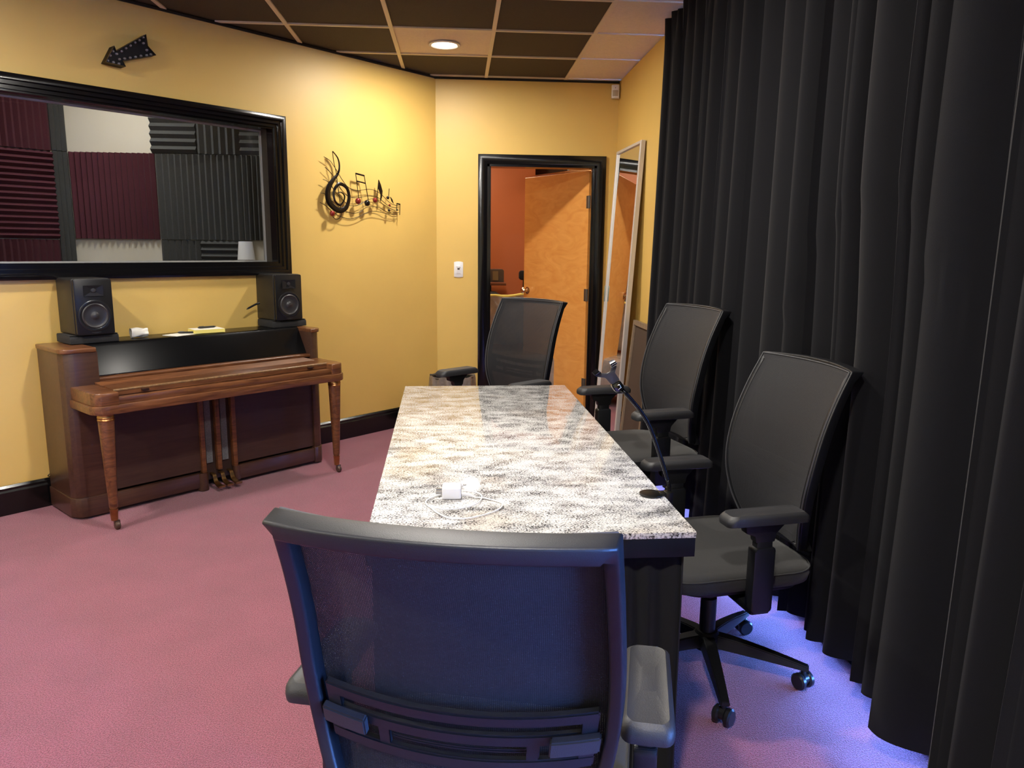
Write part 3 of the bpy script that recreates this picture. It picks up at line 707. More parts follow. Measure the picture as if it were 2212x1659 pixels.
b = B(); bx(b, -.09, .09, -.055, .055, 0, .002); o = obj('paper_sheet', b, M_paper, None, False); tag(o, 'small white sheet of paper lying on the piano top', 'paper'); on_piano(o, .70, .125, PTT+.0005, math.radians(62))
b = B(); bx(b, -.085, .085, -.06, .06, 0, .020, mi=0); bx(b, -.084, .084, -.059, .059, .020, .0205, mi=1); o = obj('note_pad', b, [M_yellow, M_paper], None, False); tag(o, 'thick yellow note pad in the middle of the piano top', 'note pad'); on_piano(o, .845, .12, PTT+.003, math.radians(38))
for nm, x, y, z, rz, lab in (('pen', .735, .12, PTT+.009, 15, 'black pen lying on the white paper sheet'), ('pen', .855, .105, PTT+.030, 48, 'black pen lying on top of the yellow note pad')):
    b = B(); tube(b, [(-.055, 0, 0), (-.045, 0, 0), (.045, 0, 0), (.060, 0, 0)], [.003, .0055, .0055, .001], 10); po = obj(nm, b, M_black); tag(po, lab, 'pen', 'black pens on the piano'); on_piano(po, x, y, z, math.radians(rz))
    b = B(); bx(b, -.05, -.02, -.001, .001, .0055, .0075); obj('pen_clip', b, M_chrome, po)
# power lead behind right speaker
b = B(); tube(b, smooth_pts([pw(1.245, .035, 1.02), pw(1.22, .03, 1.012), pw(1.15, .04, .985)], 4), [.006]*8+[.002], 8); tag(obj('power_lead', b, M_black), 'stub of black lead sticking out behind the right speaker', 'cable')
# cable loop at the baseboard left of the piano
b = B(); tube(b, smooth_pts([LW(-2.70, .19, .03), LW(-2.78, .195, .03), LW(-2.845, .175, .035), LW(-2.83, .162, .03), LW(-2.72, .158, .03), LW(-2.62, .158, .03)], 6), .0025, 8); tag(obj('cable_loop', b, M_black), 'thin black cable looping above the baseboard left of the piano', 'cable')

# ------------------------------------------------------------------ music wall art
art = thing('music_wall_art', 'metal treble clef and music notes sculpture on the yellow wall', 'wall art', LW(-.75, 1.70, 0), 0)
AO = Vector(art.location)
def AP(s, z, d): return LW(s, z, d)-AO
L = {}
L[1] = [(-1.0398, 1.9606), (-0.9928, 1.9408), (-0.9634, 1.9109), (-0.929, 1.8687), (-0.8942, 1.8218), (-0.843, 1.7753), (-0.7735, 1.7587), (-0.6792, 1.7733), (-0.6173, 1.7708), (-0.5547, 1.7463), (-0.4915, 1.7014), (-0.4504, 1.6813), (-0.3902, 1.673)]
L[2] = [(-1.0325, 1.8935), (-0.9858, 1.86), (-0.9514, 1.8216), (-0.9019, 1.7547), (-0.8504, 1.7159), (-0.7914, 1.7088), (-0.7365, 1.7162), (-0.6694, 1.7287), (-0.6071, 1.7279), (-0.5558, 1.7068), (-0.4923, 1.6703), (-0.4389, 1.6595), (-0.3905, 1.6595)]
L[3] = [(-1.0523, 1.8141), (-1.0086, 1.7969), (-0.9295, 1.7155), (-0.8523, 1.661), (-0.8042, 1.6528), (-0.7491, 1.6662), (-0.6814, 1.6999), (-0.6247, 1.7095), (-0.5679, 1.6885), (-0.4984, 1.6611), (-0.4393, 1.6415), (-0.3909, 1.6437)]
L[4] = [(-1.073, 1.7233), (-1.0371, 1.7173), (-0.9627, 1.6596), (-0.8805, 1.6174), (-0.8166, 1.6032), (-0.7507, 1.6146), (-0.6942, 1.6474), (-0.6262, 1.6571), (-0.5689, 1.6489), (-0.5052, 1.6252), (-0.4397, 1.6213), (-0.3912, 1.6256)]
L[5] = [(-1.0816, 1.6617), (-1.0351, 1.6415), (-0.9803, 1.6047), (-0.9241, 1.5777), (-0.8396, 1.564), (-0.7628, 1.5818), (-0.684, 1.6131), (-0.6156, 1.6248), (-0.5406, 1.617), (-0.464, 1.609), (-0.4037, 1.6138)]
for k in L:
    b = B(); tube(b, smooth_pts([AP(s, z, .03) for s, z in L[k]], 5), .0020, 6); obj('staff_wire', b, M_blk_metal, art)
clef = [(-0.9803, 2.0007), (-0.9409, 1.9619), (-0.9273, 1.914), (-0.9369, 1.8639), (-0.9772, 1.8197), (-1.0093, 1.7805), (-1.029, 1.7301), (-1.0235, 1.6771), (-0.9894, 1.6375), (-0.9332, 1.6151), (-0.8797, 1.6386), (-0.8535, 1.7031), (-0.8647, 1.7612), (-0.9007, 1.788), (-0.9371, 1.7897), (-0.9693, 1.7586), (-0.9812, 1.7166), (-0.9674, 1.6718), (-0.9318, 1.6528), (-0.8994, 1.6796), (-0.8927, 1.7177), (-0.9182, 1.737), (-0.9497, 1.7309)]
cw = [.002, .005, .007, .009, .013, .018, .021, .022, .020, .018, .016, .014, .013, .012, .012, .011, .010, .008, .008, .006, .006, .005, .003]
pc = smooth_pts([Vector((s, z, w)) for (s, z), w in zip(clef, cw)], 5)
b = B(); t = bmesh.new(); rows = []
for i, p in enumerate(pc):
    q = pc[min(i+1, len(pc)-1)]-pc[max(i-1, 0)]; q = Vector((q.x, q.y)).normalized(); nrm = Vector((-q.y, q.x)); w = max(.0015, p.z)
    a = Vector((p.x, p.y))+nrm*w; c = Vector((p.x, p.y))-nrm*w
    rows.append([t.verts.new(AP(a.x, a.y, .046)), t.verts.new(AP(p.x, p.y, .055)), t.verts.new(AP(c.x, c.y, .046)), t.verts.new(AP(p.x, p.y, .040))])
for i in range(len(rows)-1):
    for k in range(4): t.faces.new((rows[i][k], rows[i][(k+1) % 4], rows[i+1][(k+1) % 4], rows[i+1][k]))
t.faces.new(rows[0]); t.faces.new(rows[-1]); merge(b, t); obj('treble_clef', b, M_blk_metal, art, True, 80)
stem = [(-0.9803, 2.0007), (-0.9766, 1.9666), (-0.9684, 1.9145), (-0.9548, 1.8666), (-0.9473, 1.7931), (-0.9391, 1.7357), (-0.9292, 1.6529), (-0.9233, 1.5988), (-0.9349, 1.5689), (-0.9667, 1.5552), (-0.9919, 1.5709), (-1.0013, 1.5934)]
b = B(); tube(b, smooth_pts([AP(s, z, .046) for s, z in stem], 5), .0026, 6); obj('clef_stem', b, M_blk_metal, art)
for (s, z), r, m in (((-1.0013, 1.5934), .020, M_red), ((-0.7813, 1.6859), .022, M_red), ((-0.7017, 1.6772), .022, M_blk_metal), ((-0.6306, 1.7005), .018, M_red), ((-0.5115, 1.7247), .012, M_blk_metal), ((-0.4969, 1.6723), .009, M_red), ((-0.5037, 1.6364), .010, M_blk_metal), ((-0.4272, 1.642), .007, M_blk_metal)):
    b = B(); lathe(b, [(0, -r*.5)] + [(r*math.sin(a*PI/12), -r*.5*math.cos(a*PI/12)*1.6) for a in range(1, 12)] + [(0, r*.8)], 20, Matrix.Translation(AP(s, z, .052)) @ N.to_track_quat('Z', 'Y').to_matrix().to_4x4())
    no = obj('note_head', b, m, art)
    if m is M_red: no['label'] = 'red note head'
sg = [(-0.7914, 1.8714), (-0.7697, 1.7079), (-0.7181, 1.8624), (-0.687, 1.7017), (-0.785, 1.8214), (-0.7114, 1.8118), (-0.6075, 1.7127), (-0.5896, 1.8443), (-0.4995, 1.7364), (-0.4923, 1.7898), (-0.4232, 1.6871), (-0.4271, 1.6465), (-0.393, 1.6842), (-0.3977, 1.6072)]
for i in range(0, len(sg), 2):
    b = B(); tube(b, [AP(*sg[i], .046), AP(*sg[i+1], .046)], .0028 if i != 4 else .005, 6); obj('note_beam' if i == 4 else 'note_stem', b, M_blk_metal, art)
for i, j in ((0, 2), (10, 12)):
    b = B(); tube(b, [AP(*sg[i], .046), AP(*sg[j], .046)], .006, 6); obj('note_beam', b, M_blk_metal, art)
for fl in ([(-0.5896, 1.8443), (-0.5731, 1.8151), (-0.5571, 1.7681), (-0.564, 1.7239), (-0.5793, 1.6923), (-0.5751, 1.7407), (-0.5941, 1.7832)], [(-0.4848, 1.7328), (-0.4674, 1.716), (-0.455, 1.6855), (-0.4737, 1.7024)]):
    b = B(); prism(b, fl, .044, .050, lambda a, c, d: AP(a, c, d), .001); obj('note_flag', b, M_blk_metal, art)

# arrow marquee sign
ar = thing('arrow_marquee_sign', 'black arrow-shaped sign with small unlit bulbs above the booth window', 'wall sign', LW(-2.27, 2.35, 0), 0)
RO = Vector(ar.location)
poly = [(-2.3987, 2.3008), (-2.3501, 2.3903), (-2.3412, 2.3658), (-2.1801, 2.4814), (-2.1747, 2.4235), (-2.1329, 2.3839), (-2.3127, 2.3225), (-2.2986, 2.2959)]
b = B(); prism(b, poly, .001, .052, lambda a, c, d: LW(a, c, d)-RO)
obj('arrow_face', b, mat('arrow_black', rgb(20, 18, 24), .4, metal=.3), ar, False)
b = B(); t = bmesh.new(); n = len(poly); cen = (sum(p[0] for p in poly)/n, sum(p[1] for p in poly)/n)
o_ = [[t.verts.new(LW(a, c, d)-RO) for a, c in poly] for d in (.0, .066)]
for i in range(n): t.faces.new((o_[0][i], o_[0][(i+1) % n], o_[1][(i+1) % n], o_[1][i]))
bmesh.ops.recalc_face_normals(t, faces=t.faces); bmesh.ops.solidify(t, geom=t.faces[:], thickness=.002); merge(b, t)
obj('arrow_rim', b, mat('arrow_rim', rgb(52, 44, 40), .4, metal=.4), ar, False)
for s, z in [(-2.356, 2.3622), (-2.3376, 2.3526), (-2.3712, 2.338), (-2.385, 2.3108), (-2.3571, 2.3078), (-2.3304, 2.3052), (-2.3252, 2.3285), (-2.2983, 2.3369), (-2.2693, 2.3465), (-2.2409, 2.356), (-2.2121, 2.3665), (-2.1814, 2.3757), (-2.1585, 2.3843), (-2.1785, 2.4025), (-2.1938, 2.434), (-2.1934, 2.4635), (-2.2149, 2.4449), (-2.2388, 2.4283), (-2.2636, 2.4084), (-2.2881, 2.3903), (-2.3117, 2.3708)]:
    b = B(); lathe(b, [(.0065, 0), (.0075, .005), (.005, .011), (0, .013)], 12, Matrix.Translation(LW(s, z, .052)-RO) @ N.to_track_quat('Z', 'Y').to_matrix().to_4x4()); obj('bulb', b, mat('clear_bulb', rgb(120, 116, 122), .08, coat=1), ar)

# light switch, motion sensor
sw = thing('light_switch', 'white light switch plate on the yellow wall left of the doorway', 'light switch', (.007, BW, 1.205))
b = B(); prism(b, [(-.036, -.058), (-.018, -.0615), (0, -.0625), (.018, -.0615), (.036, -.058), (.036, .058), (.018, .0615), (0, .0625), (-.018, .0615), (-.036, .058)], 0, .006, lambda a, c, d: Vector((a, -d, c)), .002); obj('wall_plate', b, M_wplas, sw)
b = B(); prism(b, rrect(-.016, .016, -.034, .034, .003), .006, .009, lambda a, c, d: Vector((a, -d, c)), .001); obj('rocker', b, M_wplas, sw)
b = B(); prism(b, [(-.014, .028), (.014, .028), (.006, .010), (-.006, .010)], .009, .016, lambda a, c, d: Vector((a, -d, c)), .001); obj('toggle', b, M_wplas, sw)
b = B(); prism(b, rrect(-.009, .009, -.002, .010, .002), .009, .0098, lambda a, c, d: Vector((a, -d, c))); obj('slider_slot', b, mat('slot_grey', rgb(70, 66, 60), .6), sw)
ms = thing('motion_sensor', 'small white motion sensor high in the right corner of the back wall', 'sensor', (1.215, BW-.035, 2.565), math.radians(-14))
b = B(); prism(b, [(-.031, -.02), (-.026, -.033), (0, -.038), (.026, -.033), (.031, -.02), (.031, .02), (-.031, .02)], -.048, .048, lambda a, c, d: Vector((a, c, d)), .003); obj('sensor_body', b, M_wplas, ms)
b = B(); prism(b, [(-.021, -.036), (0, -.0405), (.021, -.036), (.021, -.03), (-.021, -.03)], -.036, .008, lambda a, c, d: Vector((a, c, d)), .001); obj('lens', b, mat('sensor_lens', rgb(176, 166, 150), .5), ms)
b = B(); lathe(b, [(.003, 0), (0, .002)], 10, Matrix.Translation((0, -.0375, .025)) @ Matrix.Rotation(PI/2, 4, 'X')); obj('indicator', b, M_black, ms)

# leaning mirror door
mi = thing('leaning_mirror', 'tall narrow mirror in a silver frame leaning against the right wall', 'mirror', (1.118, 5.06, .001))
lean = math.atan2(.112, 2.09)
mi.rotation_euler = (0, lean, math.radians(2.5))
mw, mh, fw = .645, 2.09, .032
MF = lambda a, c, d: Vector((-d, a, c))
b = B(); sweep_rect(b, 0, mw, 0, mh, [(0, -.012), (0, .016), (.004, .020), (fw-.012, .020), (fw-.008, .010), (fw-.008, -.012)], MF); obj('mirror_frame', b, M_silver, mi)
b = B(); bx(b, -.008, -.002, .018, mw-.018, .018, mh-.018); obj('mirror_glass', b, M_mirror, mi, False)
b = B(); bx(b, -.026, -.018, mw-.024, mw-.006, .98, 1.10, bev=.003); obj('finger_pull', b, mat('pull_grey', rgb(150, 160, 150), .4, metal=.5), mi)
# framed board behind it
bd = thing('framed_board', 'brown board in a taupe wooden frame leaning against the wall behind a chair', 'framed board', (1.13, 4.50, .001))
bd.rotation_euler = (0, math.radians(5.0), 0)
b = B(); sweep_rect(b, 0, .515, 0, .905, [(0, -.01), (0, .014), (.030, .014), (.034, .004), (.034, -.01)], MF); obj('board_frame', b, M_taupe, bd)
b = B(); bx(b, -.002, .006, .02, .495, .02, .885); obj('board_panel', b, M_brownb, bd, False)

# waste bin
bn = thing('waste_bin', 'dark mesh waste bin with a clear liner beside the far yellow wall corner', 'bin', (-.045, 5.66, 0))
b = B(); lathe(b, [(0, 0), (.115, 0), (.165, .395), (.172, .40), (.172, .405), (.158, .40), (.110, .012), (0, .012)], 32, Matrix.Diagonal((1.0, .85, 1, 1))); obj('bin_body', b, M_black, bn)
b = B()
def liner(u, v):
    a = 2*PI*u; w = .004*math.sin(a*17)*1+.005*math.sin(a*7+v*3)
    if v < .5: t_ = v/.5; r = .180-.006*t_+w*(1-t_*.3); z = .27+.145*t_
    else: t_ = (v-.5)/.5; r = .172-.03*t_+w*.5; z = .415-.2*t_
    return Vector((r*math.cos(a), .85*r*math.sin(a), z+.004*math.sin(a*9)))
grid_surf(b, 90, 12, liner, thick=.0008, closed_u=True); obj('bin_liner', b, M_liner, bn)

# ------------------------------------------------------------------ table
TR = math.radians(1.2)
tb = thing('conference_table', 'long table with a glossy speckled grey and white stone-look top', 'table', (.147, 2.462, 0), TR)
TW, TL = .735, 1.83
b = B(); bx(b, -TW/2, TW/2, -TL/2, TL/2, .735, .750, bev=.0015); obj('tabletop', b, M_marble, tb)
b = B(); bx(b, -TW/2+.001, TW/2-.001, -TL/2+.001, TL/2-.001, .690, .7345, bev=.002); obj('edge_band', b, mat('black_edge_band', rgb(10, 10, 11), .5, spec=.3), tb)
for sx in (-1, 1):
    for sy in (-1, 1):
        b = B(); tube(b, [(sx*(TW/2-.07), sy*(TL/2-.12), 0), (sx*(TW/2-.07), sy*(TL/2-.12), .69)], .018, 12); obj('leg', b, M_black, tb)
# pleated skirt
b = B(); per = []; ins = .012
x0, x1, y0, y1 = -TW/2+ins, TW/2-ins, -TL/2+ins, TL/2-ins
cor = [(x0, y0), (x1, y0), (x1, y1), (x0, y1)]
for i in range(4):
    a = Vector(cor[i]); c = Vector(cor[(i+1) % 4]); n_ = int((c-a).length/.006)
    nn = Vector(((c-a).y, -(c-a).x)).normalized()
    for k in range(n_): per.append((a+(c-a)*k/n_, nn, k/n_*(c-a).length, (c-a).length))
def skirt(u, v):
    i = int(round(u*len(per))) % len(per); p, nn, s, Ls = per[i]
    e = min(1, s/.02, (Ls-s)/.02); ph = s/.062*2*PI + 1.2*math.sin(s*13)+.8*math.sin(s*31)
    a = (.004+.013*(1-v)**.6)*e
    q = p + nn*(a*math.sin(ph+.5*math.sin((1-v)*3+s*5)) - .010 - .004*v)
    return Vector((q.x, q.y, .012+(.692-.012)*v + 0))
grid_surf(b, len(per), 14, skirt, closed_u=True)
sk = obj('table_skirt', b, M_skirt, None, True, 70); sk.location = tb.location; sk.rotation_euler = (0, 0, TR); tag(sk, 'black pleated cloth skirt hanging around the stone-look table', 'table skirt')

# charger and cable
ch = thing('usb_charger', 'white charger block lying on the near end of the table', 'charger', (-.016, 1.815, .750), math.radians(-1))
b = B(); box(b, (0, 0, .0165), (.048, .050, .030), .004, 3); obj('charger_body', b, M_wplas, ch)
b = B(); bx(b, -.040, -.024, -.012, -.010, .012, .020); bx(b, -.040, -.024, .010, .012, .012, .020); obj('prongs', b, M_chrome, ch)
cb = thing('charging_cable', 'thin white charging cable coiled around the charger block', 'cable', (0, 0, .7525))
pts = [(.040, 1.800), (.060, 1.795), (.090, 1.775), (.108, 1.750), (.100, 1.715), (.070, 1.680), (.020, 1.652), (-.020, 1.655), (-.048, 1.690), (-.064, 1.725), (-.078, 1.755), (-.077, 1.785), (-.058, 1.812), (-.045, 1.825), (-.035, 1.865), (-.018, 1.880), (-.01, 1.885)]
b = B(); tube(b, [Vector((p.x, p.y, .0015)) for p in smooth_pts([(x, y, 0) for x, y in pts], 6)], .0017, 8)
pts = [(.012, 1.840), (.035, 1.835), (.055, 1.815), (.058, 1.780), (.040, 1.735), (.010, 1.712), (-.030, 1.705), (-.058, 1.722), (-.066, 1.735)]
tube(b, [Vector((p.x, p.y, .0050)) for p in smooth_pts([(x, y, 0) for x, y in pts], 6)], .0017, 8)
obj('cord', b, mat('cable_white', rgb(236, 236, 238), .4), cb)
b = B(); tube(b, [(.009, 1.803, .009), (.026, 1.802, .008), (.032, 1.801, .005), (.042, 1.799, .003)], [.0045, .0045, .003, .002], 10); box(b, (.004, 1.888, .005), (.020, .010, .007), .002); obj('plug', b, M_wplas, cb)
b = B(); box(b, (.018, 1.889, .005), (.009, .008, .0045), .0008); obj('plug_tip', b, M_chrome, cb)

# gooseneck phone holder
gh = thing('gooseneck_phone_holder', 'black gooseneck phone holder clamped to the right edge of the table', 'phone holder', (.523, 1.81, .75))
G0 = Vector((.523, 1.81, .75))
b = B(); prism(b, [(-.028+.030*math.cos(a*PI/12)*1.0, .030*math.sin(a*PI/12)) for a in range(24)], .001, .006, lambda a, c, d: Vector((a, c, d)), .001)
bx(b, .0075, .026, -.014, .014, -.035, .010, bev=.002); bx(b, -.006, .010, -.014, .014, .001, .008, bev=.001); bx(b, -.022, .021, -.012, .012, -.075, -.068, bev=.002) if False else None
obj('clamp', b, mat('clamp_black', rgb(10, 10, 11), .3), gh)
npts = [(.546, 1.822, .756), (.546, 1.826, .77), (.540, 1.83, .792), (.518, 1.83, .854), (.491, 1.83, .922), (.465, 1.83, .965), (.440, 1.83, .995), (.418, 1.83, 1.019), (.412, 1.83, 1.026)]
sp = smooth_pts([Vector(p)-G0 for p in npts], 14)
b = B(); tube(b, sp, [.0058 if (i % 2) else .0050 for i in range(len(sp))], 10); obj('gooseneck', b, mat('neck_black', rgb(36, 36, 40), .2, metal=.8), gh)
# holder: body block plus Y-shaped cradle with two hooked arms, in the x-z plane
HD = lambda p: (Vector((p[0], p[1]))) 
yp = [(.3905, 1.0395), (.3685, 1.0335), (.3590, 1.0550), (.3480, 1.0590), (.3375, 1.0640), (.3390, 1.0690), (.3465, 1.0720), (.3560, 1.0700), (.3700, 1.0755), (.3740, 1.0870), (.3810, 1.0915), (.3865, 1.0855), (.3855, 1.0740), (.3970, 1.0520)]
fnH = lambda a, c, d: Vector((a, 1.83+d, c))-G0
def Hpx(x, z): return x, z
b = B()
import itertools
Ypx = [(1328.0, 825.5), (1322.5, 822.0), (1315.0, 813.0), (1311.0, 809.5), (1298.0, 808.0), (1291.0, 806.5), (1299.0, 800.5), (1303.5, 799.0), (1315.0, 799.5), (1321.5, 795.5), (1324.0, 786.0), (1335.0, 779.0), (1335.5, 785.0), (1332.5, 797.5), (1343.5, 813.5)]
# measured outline of the cradle converted to metres in its own plane
def conv(px, py): return (.3905+(px-1330.0)*.001147, 1.0420-(py-820.0)*.001105)
prism(b, [conv(*p) for p in Ypx], -.004, .003, fnH, .0008)
obj('cradle', b, mat('cradle_grey', rgb(66, 66, 70), .4, metal=.3), gh)
for a0, a1, a2, a3 in (((1291, 806.5), (1303, 799), (1281, 796), (1291, 788)), ((1324, 786), (1336, 778), (1317, 772), (1328, 766.5))):
    b = B(); t = bmesh.new(); A_, B_, C_, D_ = [conv(*p) for p in (a0, a1, a2, a3)]
    rows = []
    for k in range(9):
        f_ = k/8; ln = lambda p, q: (p[0]+(q[0]-p[0])*f_, p[1]+(q[1]-p[1])*f_)
        p = ln(A_, C_); q = ln(B_, D_); d = -.004-.016*math.sin(f_*PI)*1.0
        rows.append((t.verts.new(fnH(p[0], p[1], d)), t.verts.new(fnH(q[0], q[1], d))))
    for k in range(8): t.faces.new((rows[k][0], rows[k][1], rows[k+1][1], rows[k+1][0]))
    bmesh.ops.recalc_face_normals(t, faces=t.faces); bmesh.ops.solidify(t, geom=t.faces[:], thickness=.003); merge(b, t); obj('hook', b, M_dchrome, gh)
b = B(); prism(b, [conv(*p) for p in ((1324.5, 827), (1344, 815), (1354, 829), (1352, 835), (1340, 843), (1334, 842))], -.010, .012, fnH, .003); hb = obj('holder_body', b, mat('holder_black', rgb(14, 14, 15), .12, coat=.7), gh)
b = B(); pp = [conv(*p) for p in ((1338.5, 825.5), (1342, 824), (1346, 831), (1340, 835.5))]
for i in range(3): tube(b, [fnH(pp[i][0], pp[i][1], -.0105), fnH(pp[i+1][0], pp[i+1][1], -.0105)], .0006, 6)
obj('printed_mark', b, M_chrome, gh)

# ------------------------------------------------------------------ chairs
def lerp_tab(tab, x):
    if x <= tab[0][0]: return tab[0][1]
    if x >= tab[-1][0]: return tab[-1][1]
    n = len(tab)
    sl = [(tab[min(i+1, n-1)][1]-tab[max(i-1, 0)][1])/(tab[min(i+1, n-1)][0]-tab[max(i-1, 0)][0]) for i in range(n)]
    for i in range(n-1):
        a, fa = tab[i]; b_, fb = tab[i+1]
        if a <= x <= b_:
            h = b_-a; t = (x-a)/h
            return fa*(2*t**3-3*t*t+1)+sl[i]*h*(t**3-2*t*t+t)+fb*(-2*t**3+3*t*t)+sl[i+1]*h*(t**3-t*t)
BZ0, BZ1 = .455, 1.03
YP = [(.455, -.232), (.55, -.205), (.66, -.198), (.80, -.226), (.92, -.272), (1.03, -.330)]
WP = [(.455, .165), (.53, .200), (.63, .228), (.75, .240), (.90, .236), (1.03, .229)]
def backp(u, z, d=0):
    """u -1..1 across, z height, d backwards offset"""
    hw = lerp_tab(WP, z); y = lerp_tab(YP, z) + .045*u*u*(.6+.4*(z-.45)/.58)
    e = .004; dy = (lerp_tab(YP, z+e)-lerp_tab(YP, z-e))/(2*e); nrm = Vector((0, -1, dy)).normalized()
    return Vector((u*hw, y, z)) + nrm*d
def chair_proto():
    t = thing('office_chair', 'x', 'office chair', (0, 0, 0), 0, 'black mesh-back office chairs')
    # star base
    b = B(); lathe(b, [(0, .075), (.04, .075), (.045, .12), (.034, .135), (0, .135)], 24); hub = obj('base_hub', b, M_frame, t)
    for k in range(5):
        a = 2*PI*k/5 + PI/2 - .01
        ca, sa = math.cos(a), math.sin(a)
        b = B(); tt = bmesh.new(); rows = []
        for i in range(7):
            f_ = i/6; r = .03+.29*f_; w = .026-.010*f_; zt = .128-.050*f_**1.4; zb = .085-.022*f_**1.2
            ctr = Vector((ca*r, sa*r, 0)); sd = Vector((-sa, ca, 0))
            rows.append([tt.verts.new(ctr+sd*w+Vector((0, 0, zb))), tt.verts.new(ctr-sd*w+Vector((0, 0, zb))), tt.verts.new(ctr-sd*w*.75+Vector((0, 0, zt))), tt.verts.new(ctr+sd*w*.75+Vector((0, 0, zt)))])
        for i in range(6):
            for q in range(4): tt.faces.new((rows[i][q], rows[i][(q+1) % 4], rows[i+1][(q+1) % 4], rows[i+1][q]))
        tt.faces.new(rows[0]); tt.faces.new(rows[-1]); bmesh.ops.recalc_face_normals(tt, faces=tt.faces); bmesh.ops.bevel(tt, geom=tt.edges[:], offset=.003, segments=2, affect='EDGES'); merge(b, tt)
        lg = obj('base_leg', b, M_frame, t)
        b = B(); cc = Vector((ca*.305, sa*.305, .027)); ax = Vector((math.cos(a+.9), math.sin(a+.9), 0)); q4 = ax.to_track_quat('Z', 'Y').to_matrix().to_4x4()
        for dd in (-.018, .018): lathe(b, [(0, -.010), (.022, -.010), (.027, -.005), (.027, .005), (.022, .010), (0, .010)], 22, Matrix.Translation(cc+ax*dd) @ q4)
        tube(b, [cc+Vector((0, 0, .0)), cc+Vector((0, 0, .042))], .009, 10); lathe(b, [(0, -.008), (.020, -.008), (.020, .008), (0, .008)], 16, Matrix.Translation(cc+Vector((0, 0, .006))) @ q4)
        obj('caster', b, mat('caster_nylon', rgb(30, 30, 34), .3), lg)
    b = B(); lathe(b, [(0, .12), (.026, .12), (.026, .26), (.015, .262), (.015, .40), (0, .40)], 20); obj('gas_lift', b, M_black, t)
    b = B(); bx(b, -.075, .075, -.11, .10, .345, .392, bev=.012); bx(b, -.045, .045, -.24, -.08, .352, .386, bev=.010)
    obj('tilt_mechanism', b, M_black, t)
    b = B(); tube(b, [(.06, .02, .365), (.20, .03, .350)], .006, 8); tube(b, [(.20, .03, .350), (.25, .035, .346)], .014, 12); tube(b, [(.252, .0354, .346), (.2535, .0354, .346)], .010, 12); obj('tilt_knob', b, M_pad, t)
    # seat
    def so(r, inset=0): return [(x, y) for x, y in rrect(-.25+inset, .25-inset, -.235+inset, .245-inset, [.10, .10, .09, .09], 7)]
    b = B(); prism(b, so(0, .02), .385, .405, lambda a, c, d: Vector((a*.96, c*.96, d)), .006); obj('seat_pan', b, M_black, t)
    b = B(); tt = bmesh.new(); levels = [(.018, .402), (.004, .412), (0, .430), (.002, .446), (.010, .455), (.028, .460), (.10, .4585), (.17, .457)]
    rings = []
    for ins, z in levels:
        ring = []
        for x, y in rrect(-.25+ins, .25-ins, -.235+ins, .245-ins, [max(.02, .10-ins*.5)]*4, 7):
            ring.append(tt.verts.new((x, y, z - (.016*max(0, (y-.13)/.11)**2))))
        rings.append(ring)
    for r0, r1 in zip(rings, rings[1:]):
        m_ = len(r0)
        for k in range(m_): tt.faces.new((r0[k], r0[(k+1) % m_], r1[(k+1) % m_], r1[k]))
    tt.faces.new(rings[0][::-1]); tt.faces.new(rings[-1]); merge(b, tt); st = obj('seat', b, M_seatf, t, True, 60)
    b = B(); tube(b, [Vector((x, y, .4495 - (.016*max(0, (y-.13)/.11)**2))) for x, y in rrect(-.2485, .2485, -.2335, .2435, [.10]*4, 7)+[rrect(-.2485, .2485, -.2335, .2435, [.10]*4, 7)[0]]], .0022, 6); obj('seat_piping', b, M_seatf, st)
    # armrests
    for s in (-1, 1):
        b = B(); out = [(x*(1.0+.10*math.cos((y+.02)*14)-.10), y) for x, y in rrect(-.045, .045, -.128, .130, [.024, .024, .018, .018], 5)]; out = [(x, y) for x, y in out]
        tt = bmesh.new(); rings = []
        for sc, z in ((.86, .640), (.985, .645), (1.0, .655), (.985, .664), (.93, .669), (.78, .6705), (.74, .669), (.30, .669)):
            rings.append([tt.verts.new((s*.275+x*sc, .0+y*(sc if sc > .8 else .5+sc*.5 if sc > .5 else sc), z-.012*(abs(y*sc)/.125)**2)) for x, y in out])
        for r0, r1 in zip(rings, rings[1:]):
            for k in range(len(out)): tt.faces.new((r0[k], r0[(k+1) % len(out)], r1[(k+1) % len(out)], r1[k]))
        tt.faces.new(rings[0]); tt.faces.new(rings[-1]); merge(b, tt); am = obj('armrest', b, M_pad, t, True, 50)
        b = B(); prism(b, [(-.085, .645), (-.060, .625), (-.035, .600), (-.030, .575), (.030, .575), (.034, .595), (.062, .605), (.066, .628), (.090, .645)], s*.275-.016, s*.275+.016, lambda a, c, d: Vector((d, a, c)), .004); obj('armrest_bracket', b, M_black, am)
        b = B(); bx(b, s*.275-.015, s*.275+.015, -.026, .026, .41, .60, bev=.006); prism(b, rrect(-.034, .034, .36, .56, .012), s*.275-.020, s*.275+.020, lambda a, c, d: Vector((d, a, c)), .005)
        bx(b, min(s*.06, s*.29), max(s*.06, s*.29), -.032, .032, .352, .378, bev=.008); obj('armrest_post', b, M_frame, am)
    # back frame : ring around the back, deep rectangular section
    b = B(); tt = bmesh.new(); path = []
    nz = 26
    for i in range(nz+1): z = BZ0+(BZ1-BZ0)*i/nz; path.append((-1, z))
    for i in range(1, 20): path.append((-1+2*i/20, BZ1+.006*(1-(-1+2*i/20)**2)))
    for i in range(nz+1): z = BZ1-(BZ1-BZ0)*i/nz; path.append((1, z))
    for i in range(1, 14): path.append((1-2*i/14, BZ0))
    rows = []; m_ = len(path)
